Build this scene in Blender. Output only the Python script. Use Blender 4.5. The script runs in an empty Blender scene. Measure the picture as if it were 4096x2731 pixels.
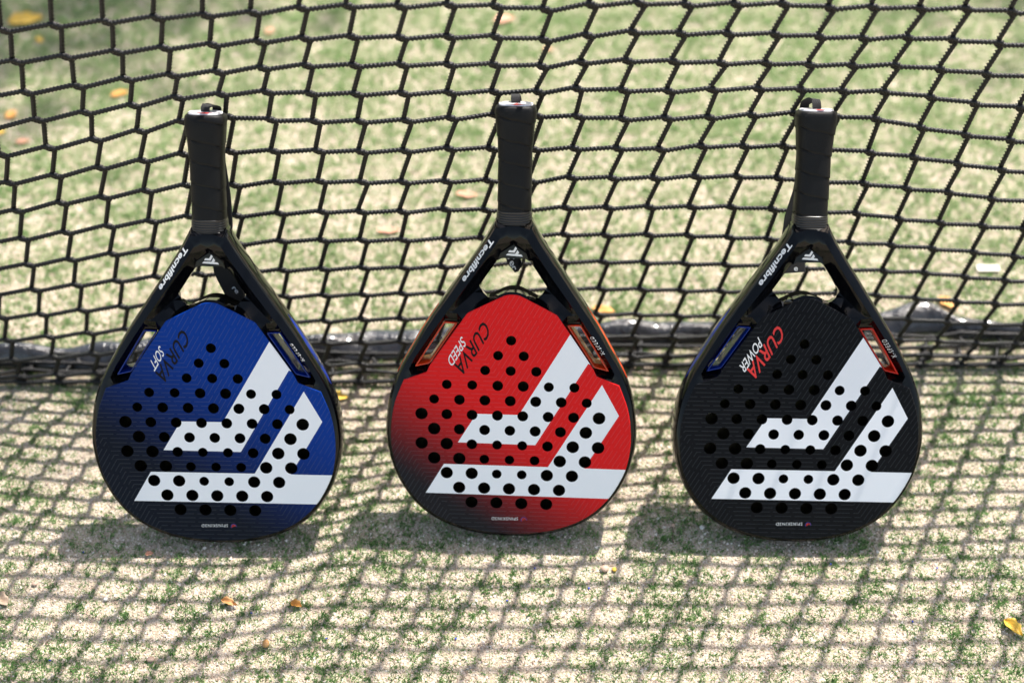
import bpy, bmesh, math, random
import numpy as np
from mathutils import Vector, Matrix, Quaternion
from mathutils.geometry import delaunay_2d_cdt
from mathutils.bvhtree import BVHTree

sc = bpy.context.scene
COL = sc.collection
R = math.radians
rng = np.random.default_rng(7)
random.seed(7)

# ------------------------------------------------------------------ camera
cam_d = bpy.data.cameras.new('camera')
cam = bpy.data.objects.new('camera', cam_d)
COL.objects.link(cam)
cam.location = (0.0, -0.912, 1.2747)
cam.rotation_euler = (R(43.0), 0, 0)
cam_d.sensor_width = 36.0
cam_d.lens = 50.78
cam_d.clip_start = 0.05
cam_d.clip_end = 300
cam_d.dof.use_dof = True
cam_d.dof.focus_distance = 1.455
cam_d.dof.aperture_fstop = 2.3
sc.camera = cam

# ------------------------------------------------------------------ light
SUN = Vector((0.37, 0.58, 1.0))
world = bpy.data.worlds.new('World')
sc.world = world
world.use_nodes = True
wn = world.node_tree.nodes
wl = world.node_tree.links
bg = wn.get('Background')
sky = wn.new('ShaderNodeTexSky')
sky.sky_type = 'NISHITA'
sky.sun_disc = False
sky.sun_elevation = math.asin(SUN.normalized().z)
sky.sun_rotation = math.atan2(SUN.x, SUN.y)
sky.air_density = 1.0
sky.dust_density = 1.2
wb = wn.new('ShaderNodeMix')            # warm white balance of the photograph
wb.data_type = 'RGBA'
wb.blend_type = 'MULTIPLY'
wb.inputs[0].default_value = 1.0
wb.inputs[7].default_value = (1.18, 1.0, 0.80, 1)
wl.new(sky.outputs[0], wb.inputs[6])
wl.new(wb.outputs[2], bg.inputs[0])
bg.inputs[1].default_value = 0.15
sun_d = bpy.data.lights.new('sun', 'SUN')
sun_d.energy = 4.6
sun_d.angle = R(0.53)
sun_d.color = (1.0, 0.95, 0.885)
sun = bpy.data.objects.new('sun', sun_d)
COL.objects.link(sun)
sun.rotation_euler = SUN.to_track_quat('Z', 'Y').to_euler()
sun.location = (2, 4, 6)
sc.view_settings.view_transform = 'Standard'
sc.view_settings.look = 'None'
sc.view_settings.gamma = 1.0
sc.view_settings.use_curve_mapping = False
sc.view_settings.exposure = 0.93


# ------------------------------------------------------------------ helpers
def link(o, parent=None):
    COL.objects.link(o)
    if parent is not None:
        o.parent = parent
    return o


def mesh_obj(name, verts, faces, mats, parent=None, smooth=False, mat_idx=None):
    me = bpy.data.meshes.new(name)
    me.from_pydata([tuple(v) for v in verts], [], faces)
    if not isinstance(mats, (list, tuple)):
        mats = [mats]
    for m in mats:
        me.materials.append(m)
    if mat_idx is not None:
        me.polygons.foreach_set('material_index', mat_idx)
    if smooth:
        me.polygons.foreach_set('use_smooth', [True] * len(me.polygons))
    me.update()
    return link(bpy.data.objects.new(name, me), parent)


def np_mesh(name, V, F, mats, parent=None, smooth=False):
    """V (n,3) float, F (m,k) int with k=3 or 4."""
    me = bpy.data.meshes.new(name)
    n, m, k = len(V), len(F), F.shape[1]
    me.vertices.add(n)
    me.vertices.foreach_set('co', np.ascontiguousarray(V, dtype=np.float32).ravel())
    me.loops.add(m * k)
    me.loops.foreach_set('vertex_index', np.ascontiguousarray(F, dtype=np.int32).ravel())
    me.polygons.add(m)
    me.polygons.foreach_set('loop_start', np.arange(0, m * k, k, dtype=np.int32))
    me.polygons.foreach_set('loop_total', np.full(m, k, dtype=np.int32))
    me.polygons.foreach_set('use_smooth', np.full(m, smooth, dtype=bool))
    me.update(calc_edges=True)
    for mt in (mats if isinstance(mats, (list, tuple)) else [mats]):
        me.materials.append(mt)
    return link(bpy.data.objects.new(name, me), parent)


def thing(name, label, cat, loc=(0, 0, 0), group=None):
    e = bpy.data.objects.new(name, None)
    e.empty_display_size = 0.05
    e.location = loc
    COL.objects.link(e)
    tag(e, label, cat, group)
    return e


def tag(o, label, cat, group=None):
    o['label'] = label
    o['category'] = cat
    if group:
        o['group'] = group
    return o


def sharp_by_angle(o, ang=35):
    bm = bmesh.new()
    bm.from_mesh(o.data)
    bmesh.ops.recalc_face_normals(bm, faces=bm.faces)
    a = R(ang)
    for e in bm.edges:
        if len(e.link_faces) == 2 and e.calc_face_angle(0) > a:
            e.smooth = False
    for f in bm.faces:
        f.smooth = True
    bm.to_mesh(o.data)
    bm.free()


# ------------------------------------------------------------------ materials
def mat(name, color=(0.5, 0.5, 0.5), rough=0.5, **kw):
    m = bpy.data.materials.new(name)
    m.use_nodes = True
    p = m.node_tree.nodes['Principled BSDF']
    p.inputs['Base Color'].default_value = (*color, 1)
    p.inputs['Roughness'].default_value = rough
    for k, v in kw.items():
        p.inputs[k.replace('_', ' ')].default_value = v
    return m


class NT:
    def __init__(s, m):
        s.t = m.node_tree
        s.p = s.t.nodes['Principled BSDF']

    def n(s, typ, **kw):
        x = s.t.nodes.new(typ)
        for k, v in kw.items():
            setattr(x, k, v)
        return x

    def l(s, a, b):
        s.t.links.new(a, b)

    def math(s, op, a, b=None, c=None, clamp=False):
        x = s.n('ShaderNodeMath', operation=op, use_clamp=clamp)
        for i, v in enumerate((a, b, c)):
            if v is None:
                continue
            if isinstance(v, (int, float)):
                x.inputs[i].default_value = v
            else:
                s.l(v, x.inputs[i])
        return x.outputs[0]

    def coords(s, kind='Object'):
        return s.n('ShaderNodeTexCoord').outputs[kind]

    def noise(s, vec, scale, detail=2.0, rough=0.5):
        x = s.n('ShaderNodeTexNoise')
        x.inputs['Scale'].default_value = scale
        x.inputs['Detail'].default_value = detail
        x.inputs['Roughness'].default_value = rough
        s.l(vec, x.inputs['Vector'])
        return x.outputs['Fac']

    def ramp(s, fac, stops):
        x = s.n('ShaderNodeValToRGB')
        e = x.color_ramp.elements
        while len(e) < len(stops):
            e.new(0.5)
        for i, (pos, c) in enumerate(stops):
            e[i].position = pos
            e[i].color = (*c, 1)
        s.l(fac, x.inputs[0])
        return x.outputs[0]

    def bump(s, h, strength, dist):
        x = s.n('ShaderNodeBump')
        x.inputs['Strength'].default_value = strength
        x.inputs['Distance'].default_value = dist
        s.l(h, x.inputs['Height'])
        s.l(x.outputs[0], s.p.inputs['Normal'])
        return x


def black_gloss():
    m = mat('gloss_black_lacquer', (0.0015, 0.0016, 0.0025), 0.05, Specular_IOR_Level=0.24)
    t = NT(m)
    co = t.coords()
    sm_ = t.noise(co, 45, 3, 0.55)
    t.l(t.math('MULTIPLY_ADD', sm_, 0.10, 0.02), t.p.inputs['Roughness'])
    t.bump(t.noise(co, 40, 2), 0.03, 0.004)
    return m


def emboss(t, strength=0.5):
    """raised dashes that run along nested chevrons on the hitting surface"""
    co = t.coords()
    sep = t.n('ShaderNodeSeparateXYZ')
    t.l(co, sep.inputs[0])
    u = t.math('MULTIPLY', sep.outputs[0], 1000.0)
    w = t.math('MULTIPLY_ADD', sep.outputs[1], 1000.0, -217.4)
    q = t.math('SUBTRACT', t.math('MULTIPLY', u, 0.866), t.math('MULTIPLY', w, 0.5))
    nw = t.math('MULTIPLY', w, -1.0)
    q1 = t.math('ADD', q, 33.0)
    q2 = t.math('ADD', q, 150.0)
    inner = t.math('MAXIMUM', nw, q1)
    m_ = t.math('MINIMUM', inner, q2)
    hor = t.math('LESS_THAN', t.math('ABSOLUTE', t.math('SUBTRACT', m_, nw)), 0.001)
    along_d = t.math('ADD', t.math('MULTIPLY', u, 0.5), t.math('MULTIPLY', w, 0.866))
    al = t.math('ADD', t.math('MULTIPLY', u, hor), t.math('MULTIPLY', along_d, t.math('SUBTRACT', 1.0, hor)))
    row = t.math('FLOOR', t.math('DIVIDE', m_, 4.6))
    wn_ = t.n('ShaderNodeTexWhiteNoise', noise_dimensions='1D')
    t.l(row, wn_.inputs['W'])
    fr = t.math('FRACT', t.math('DIVIDE', m_, 4.6))
    line = t.math('SMOOTH_MIN', 1.0, t.math('MULTIPLY', t.math('SUBTRACT', 0.115, t.math('ABSOLUTE', t.math('SUBTRACT', fr, 0.5))), 14.0), 0.1)
    line = t.math('MAXIMUM', line, 0.0)
    fa = t.math('FRACT', t.math('ADD', t.math('DIVIDE', al, 21.0), wn_.outputs[0]))
    dash = t.math('GREATER_THAN', fa, 0.16)
    h = t.math('MULTIPLY', line, dash)
    t.bump(h, strength, 0.0006)
    return co, u, w, h


def face_mat(name, hi, lo, t0, t1, rough=0.34, strength=0.5, pale=0.045):
    m = mat(name, hi, rough, Specular_IOR_Level=0.10)
    t = NT(m)
    co, u, w, h = emboss(t, strength)
    g = t.math('ADD', t.math('MULTIPLY', u, 0.57), t.math('MULTIPLY', w, 0.82))
    g = t.math('ADD', g, t.math('MULTIPLY', t.math('SUBTRACT', t.noise(co, 900, 1), 0.5), 22.0))
    mr = t.n('ShaderNodeMapRange', interpolation_type='SMOOTHSTEP')
    mr.inputs['From Min'].default_value = t0
    mr.inputs['From Max'].default_value = t1
    t.l(g, mr.inputs['Value'])
    col = t.ramp(mr.outputs[0], [(0.0, lo), (1.0, hi)])
    mxc = t.n('ShaderNodeMix', data_type='RGBA')
    t.l(t.math('MULTIPLY', h, pale), mxc.inputs[0])
    t.l(col, mxc.inputs[6])
    mxc.inputs[7].default_value = (0.55, 0.62, 0.70, 1)
    t.l(mxc.outputs[2], t.p.inputs['Base Color'])
    return m


def grip_mat():
    m = mat('grip_tape_black', (0.0045, 0.0045, 0.005), 0.42, Specular_IOR_Level=0.22)
    t = NT(m)
    co = t.coords()
    v = t.n('ShaderNodeTexVoronoi')
    v.inputs['Scale'].default_value = 460
    v.inputs['Randomness'].default_value = 0.25
    t.l(co, v.inputs['Vector'])
    d = t.math('LESS_THAN', v.outputs['Distance'], 0.28)
    n2 = t.noise(co, 1500, 2)
    hh = t.math('SUBTRACT', t.math('MULTIPLY', n2, 0.35), d)
    t.bump(hh, 0.9, 0.0008)
    t.l(t.math('MULTIPLY_ADD', t.noise(co, 60, 3), 0.25, 0.36), t.p.inputs['Roughness'])
    return m


def cord_mat():
    m = mat('braided_black_cord', (0.004, 0.004, 0.004), 0.33, Specular_IOR_Level=0.4)
    t = NT(m)
    co = t.coords()
    n1 = t.noise(co, 1800, 2)
    t.bump(n1, 0.55, 0.0006)
    t.l(t.ramp(t.noise(co, 900, 2), [(0.35, (0.002, 0.002, 0.002)), (0.7, (0.007, 0.0065, 0.007))]), t.p.inputs['Base Color'])
    return m


def vinyl_mat():
    m = mat('black_vinyl', (0.022, 0.022, 0.025), 0.22, Coat_Weight=1.0, Coat_Roughness=0.07)
    t = NT(m)
    co = t.coords()
    mp = t.n('ShaderNodeMapping')
    mp.inputs['Scale'].default_value = (1.0, 0.25, 0.3)
    t.l(co, mp.inputs['Vector'])
    h = t.math('ADD', t.noise(mp.outputs[0], 60, 3, 0.6), t.math('MULTIPLY', t.noise(co, 420, 2), 0.12))
    t.bump(h, 0.8, 0.011)
    return m


def weave_mat(name, c, rough=0.75):
    m = mat(name, c, rough)
    t = NT(m)
    co = t.coords()
    w1 = t.n('ShaderNodeTexWave', wave_type='BANDS', bands_direction='DIAGONAL')
    w1.inputs['Scale'].default_value = 350
    t.l(co, w1.inputs['Vector'])
    t.bump(t.math('ADD', w1.outputs['Fac'], t.noise(co, 1400, 2)), 0.6, 0.0006)
    return m


def ground_mat():
    m = mat('sand_filled_turf_base', (0.5, 0.42, 0.33), 0.92)
    t = NT(m)
    co = t.coords()
    t.p.inputs['Specular IOR Level'].default_value = 0.25
    v = t.n('ShaderNodeTexVoronoi')
    v.inputs['Scale'].default_value = 560
    t.l(co, v.inputs['Vector'])
    grain = t.ramp(v.outputs['Color'], [(0.0, (0.31, 0.225, 0.175)), (0.35, (0.49, 0.385, 0.305)), (0.75, (0.66, 0.55, 0.465)), (1.0, (0.82, 0.73, 0.65))])
    big = t.noise(co, 7, 3, 0.6)
    tint = t.n('ShaderNodeMix', data_type='RGBA', blend_type='MULTIPLY')
    tint.inputs[0].default_value = 1.0
    t.l(grain, tint.inputs[6])
    t.l(t.ramp(big, [(0.3, (0.86, 0.86, 0.84)), (0.7, (1.0, 1.0, 1.0))]), tint.inputs[7])
    # worn green pile showing through, the only turf beyond the modelled blades
    gm = t.ramp(t.noise(co, 16, 3, 0.6), [(0.38, (0.25, 0.25, 0.25)), (0.66, (0.9, 0.9, 0.9))])
    fine = t.ramp(t.noise(co, 420, 2, 0.6), [(0.45, (0, 0, 0)), (0.62, (1, 1, 1))])
    mm = t.math('MULTIPLY', t.math('MULTIPLY', gm, fine), 0.8)
    mx = t.n('ShaderNodeMix', data_type='RGBA')
    t.l(mm, mx.inputs[0])
    t.l(tint.outputs[2], mx.inputs[6])
    mx.inputs[7].default_value = (0.26, 0.34, 0.13, 1)
    t.l(mx.outputs[2], t.p.inputs['Base Color'])
    hh = t.math('ADD', v.outputs['Distance'], t.math('MULTIPLY', t.noise(co, 160, 3, 0.6), 1.6))
    t.bump(hh, 0.8, 0.0016)
    return m


def attr_mat(name, attr, stops, rough, transl=0.0):
    m = mat(name, (0.5, 0.5, 0.5), rough)
    t = NT(m)
    a = t.n('ShaderNodeAttribute', attribute_name=attr)
    c = t.ramp(a.outputs['Fac'], stops)
    t.l(c, t.p.inputs['Base Color'])
    t.p.inputs['Specular IOR Level'].default_value = 0.3
    if transl > 0:
        tr = t.n('ShaderNodeBsdfTranslucent')
        t.l(c, tr.inputs[0])
        mx = t.n('ShaderNodeMixShader')
        mx.inputs[0].default_value = transl
        out = t.t.nodes['Material Output']
        t.l(t.p.outputs[0], mx.inputs[1])
        t.l(tr.outputs[0], mx.inputs[2])
        t.l(mx.outputs[0], out.inputs[0])
    return m


def insert_mat(name, c):
    m = mat(name, c, 0.16, Coat_Weight=0.6, Coat_Roughness=0.05)
    t = NT(m)
    tr = t.n('ShaderNodeBsdfTranslucent')
    tr.inputs[0].default_value = (*c, 1)
    mx = t.n('ShaderNodeMixShader')
    mx.inputs[0].default_value = 0.45
    out = t.t.nodes['Material Output']
    t.l(t.p.outputs[0], mx.inputs[1])
    t.l(tr.outputs[0], mx.inputs[2])
    t.l(mx.outputs[0], out.inputs[0])
    return m


M = {}
M['frame'] = black_gloss()
M['hole'] = mat('hole_wall_black', (0.0015, 0.0015, 0.0015), 0.8, Specular_IOR_Level=0.05)
M['blue'] = face_mat('blue_print', (0.0, 0.036, 0.27), (0.002, 0.005, 0.014), -152, 8)
M['red'] = face_mat('red_print', (0.74, 0.012, 0.013), (0.012, 0.011, 0.015), -186, -62)
M['black'] = face_mat('black_print', (0.004, 0.004, 0.005), (0.004, 0.004, 0.0055), -300, 200, 0.30, 0.22, 0.03)
mw = mat('white_print', (0.90, 0.91, 0.95), 0.35, Specular_IOR_Level=0.3)
emboss(NT(mw), 0.12)
M['white'] = mw
M['ink_white'] = mat('white_ink', (0.82, 0.82, 0.82), 0.4)
M['ink_black'] = mat('black_ink', (0.003, 0.003, 0.004), 0.5, Specular_IOR_Level=0.15)
M['ink_red'] = mat('red_ink', (0.75, 0.02, 0.015), 0.4)
M['ink_blue'] = mat('blue_ink', (0.03, 0.05, 0.35), 0.4)
M['grip'] = grip_mat()
M['collar'] = mat('rubber_collar', (0.012, 0.012, 0.013), 0.33)
M['cap_white'] = mat('butt_cap_white', (0.80, 0.78, 0.80), 0.35)
M['ins_orange'] = insert_mat('orange_insert', (1.0, 0.11, 0.02))
M['ins_red'] = insert_mat('red_insert', (1.0, 0.045, 0.012))
M['ins_blue'] = insert_mat('blue_insert', (0.003, 0.035, 0.36))
M['cord'] = cord_mat()
M['vinyl'] = vinyl_mat()
M['strap'] = weave_mat('woven_strap', (0.014, 0.014, 0.015))
M['tape'] = weave_mat('white_band', (0.75, 0.75, 0.73), 0.6)
M['ground'] = ground_mat()

# ------------------------------------------------------------------ ground
gs = 60.0
ground = mesh_obj('ground', [(-gs, -gs, 0), (gs, -gs, 0), (gs, gs, 0), (-gs, gs, 0)], [(0, 1, 2, 3)], M['ground'])
ground['kind'] = 'structure'


def vnoise(x, y, scale, seed):
    """smooth value noise on arrays"""
    r = np.random.default_rng(seed)
    tab = r.random((256, 256))
    X, Y = x * scale, y * scale
    xi, yi = np.floor(X).astype(int), np.floor(Y).astype(int)
    fx, fy = X - xi, Y - yi
    fx = fx * fx * (3 - 2 * fx)
    fy = fy * fy * (3 - 2 * fy)
    g = lambda a, b: tab[a % 256, b % 256]
    return ((g(xi, yi) * (1 - fx) + g(xi + 1, yi) * fx) * (1 - fy) + (g(xi, yi + 1) * (1 - fx) + g(xi + 1, yi + 1) * fx) * fy)


def density(x, y):
    a = vnoise(x, y, 12, 1) * 0.24 + vnoise(x, y, 60, 2) * 0.30 + vnoise(x, y, 170, 3) * 0.46
    return a


def scatter(n, x0, x1, y0, y1):
    x = rng.uniform(x0, x1, n)
    y = rng.uniform(y0, y1, n)
    return x, y


# artificial grass: short bent blades
N = 350000
gx, gy = scatter(N, -1.05, 1.05, -0.42, 1.45)
d = density(gx, gy)
far_ = np.clip((gy - 0.15) / 0.3, 0, 1)
keep = rng.random(N) < (np.clip((d - 0.27) / 0.40, 0.14, 1.0) * (1 - far_) + np.clip((d + 0.25) / 1.05, 0.45, 1.0) * far_) * np.clip(0.95 + 0.5 * (gy - 0.1), 0.95, 1.0)
gx, gy, d = gx[keep], gy[keep], d[keep]
BL = 5                                    # fibres in each tuft
tone0 = np.repeat(rng.normal(0, 0.12, len(gx)), BL)
sp_ = rng.uniform(0.0004, 0.0013, len(gx))
gx = np.repeat(gx, BL) + np.repeat(sp_, BL) * rng.normal(0, 1, len(gx) * BL)
gy = np.repeat(gy, BL) + np.repeat(sp_, BL) * rng.normal(0, 1, len(gy) * BL)
d = np.repeat(d, BL)
n = len(gx)
H = rng.uniform(0.0022, 0.0056, n) * (0.7 + 0.6 * np.clip((d - 0.35) / 0.3, 0, 1)) * np.clip(1.0 + 0.7 * (gy - 0.2), 1.0, 1.5)
ang = rng.uniform(0, 2 * np.pi, n)
lean = rng.uniform(0.35, 1.25, n)
ldx = np.cos(ang) * lean + 0.10
ldy = np.sin(ang) * lean - 0.05
wa = rng.uniform(0, np.pi, n)
W = rng.uniform(0.00050, 0.00105, n)
wx, wy = np.cos(wa) * W, np.sin(wa) * W
base = np.stack([gx, gy, np.full(n, -0.0005)], 1)
V = np.empty((n, 3, 3))
V[:, 0] = base + np.stack([-wx, -wy, 0 * wx], 1)
V[:, 1] = base + np.stack([wx, wy, 0 * wx], 1)
tip = base + np.stack([ldx * H, ldy * H, H * np.sqrt(np.clip(1 - 0.58 * lean ** 2, 0.06, 1))], 1)
V[:, 2] = tip
F = np.arange(n * 3).reshape(n, 3)
M['grass'] = attr_mat('turf_fibre', 'tone', [(0.0, (0.06, 0.15, 0.045)), (0.4, (0.18, 0.34, 0.11)), (0.75, (0.36, 0.51, 0.22)), (1.0, (0.55, 0.64, 0.38))], 0.6, 0.55)
grass = np_mesh('artificial_grass', V.reshape(-1, 3), F, M['grass'])
tone = np.clip(tone0 + rng.normal(0.42, 0.18, n) + 0.30 * np.clip((gy - 0.15) * 2, 0, 1), 0, 1)
at = grass.data.attributes.new('tone', 'FLOAT', 'POINT')
at.data.foreach_set('value', np.repeat(tone, 3).astype(np.float32))
grass['kind'] = 'stuff'
tag(grass, 'short worn green fibres of the artificial turf showing through the sand', 'turf')

# sand grains lying loose on top
N = 215000
sx, sy = scatter(N, -0.95, 0.95, -0.40, 1.2)
pk = rng.random(N) < np.clip(1.25 - (sy + 0.4) * 0.75, 0.15, 1)
sx, sy = sx[pk], sy[pk]
n = len(sx)
r = rng.uniform(0.0005, 0.00115, n) * (0.8 + rng.random(n) ** 3 * 0.7)
tet = np.array([(1, 1, 1), (1, -1, -1), (-1, 1, -1), (-1, -1, 1)], float)
a1 = rng.uniform(0, 6.28, n)
ca, sa = np.cos(a1), np.sin(a1)
T = tet[None] * r[:, None, None]
Tx = T[:, :, 0] * ca[:, None] - T[:, :, 1] * sa[:, None]
Ty = T[:, :, 0] * sa[:, None] + T[:, :, 1] * ca[:, None]
V = np.stack([Tx + sx[:, None], Ty + sy[:, None], T[:, :, 2] * 0.8 + (r * 0.4)[:, None]], 2)
fi = np.array([(0, 1, 2), (0, 3, 1), (0, 2, 3), (1, 3, 2)])
F = (np.arange(n) * 4)[:, None, None] + fi[None]
M['sand'] = attr_mat('sand_grain', 'tone', [(0.0, (0.34, 0.24, 0.18)), (0.4, (0.56, 0.445, 0.355)), (0.75, (0.72, 0.61, 0.52)), (1.0, (0.87, 0.80, 0.73))], 0.7)
sand = np_mesh('sand_infill', V.reshape(-1, 3), F.reshape(-1, 3), M['sand'])
at = sand.data.attributes.new('tone', 'FLOAT', 'POINT')
at.data.foreach_set('value', np.repeat(rng.random(n), 4).astype(np.float32))
sand['kind'] = 'stuff'
tag(sand, 'pale beige sand grains filling the turf', 'sand')

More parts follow.
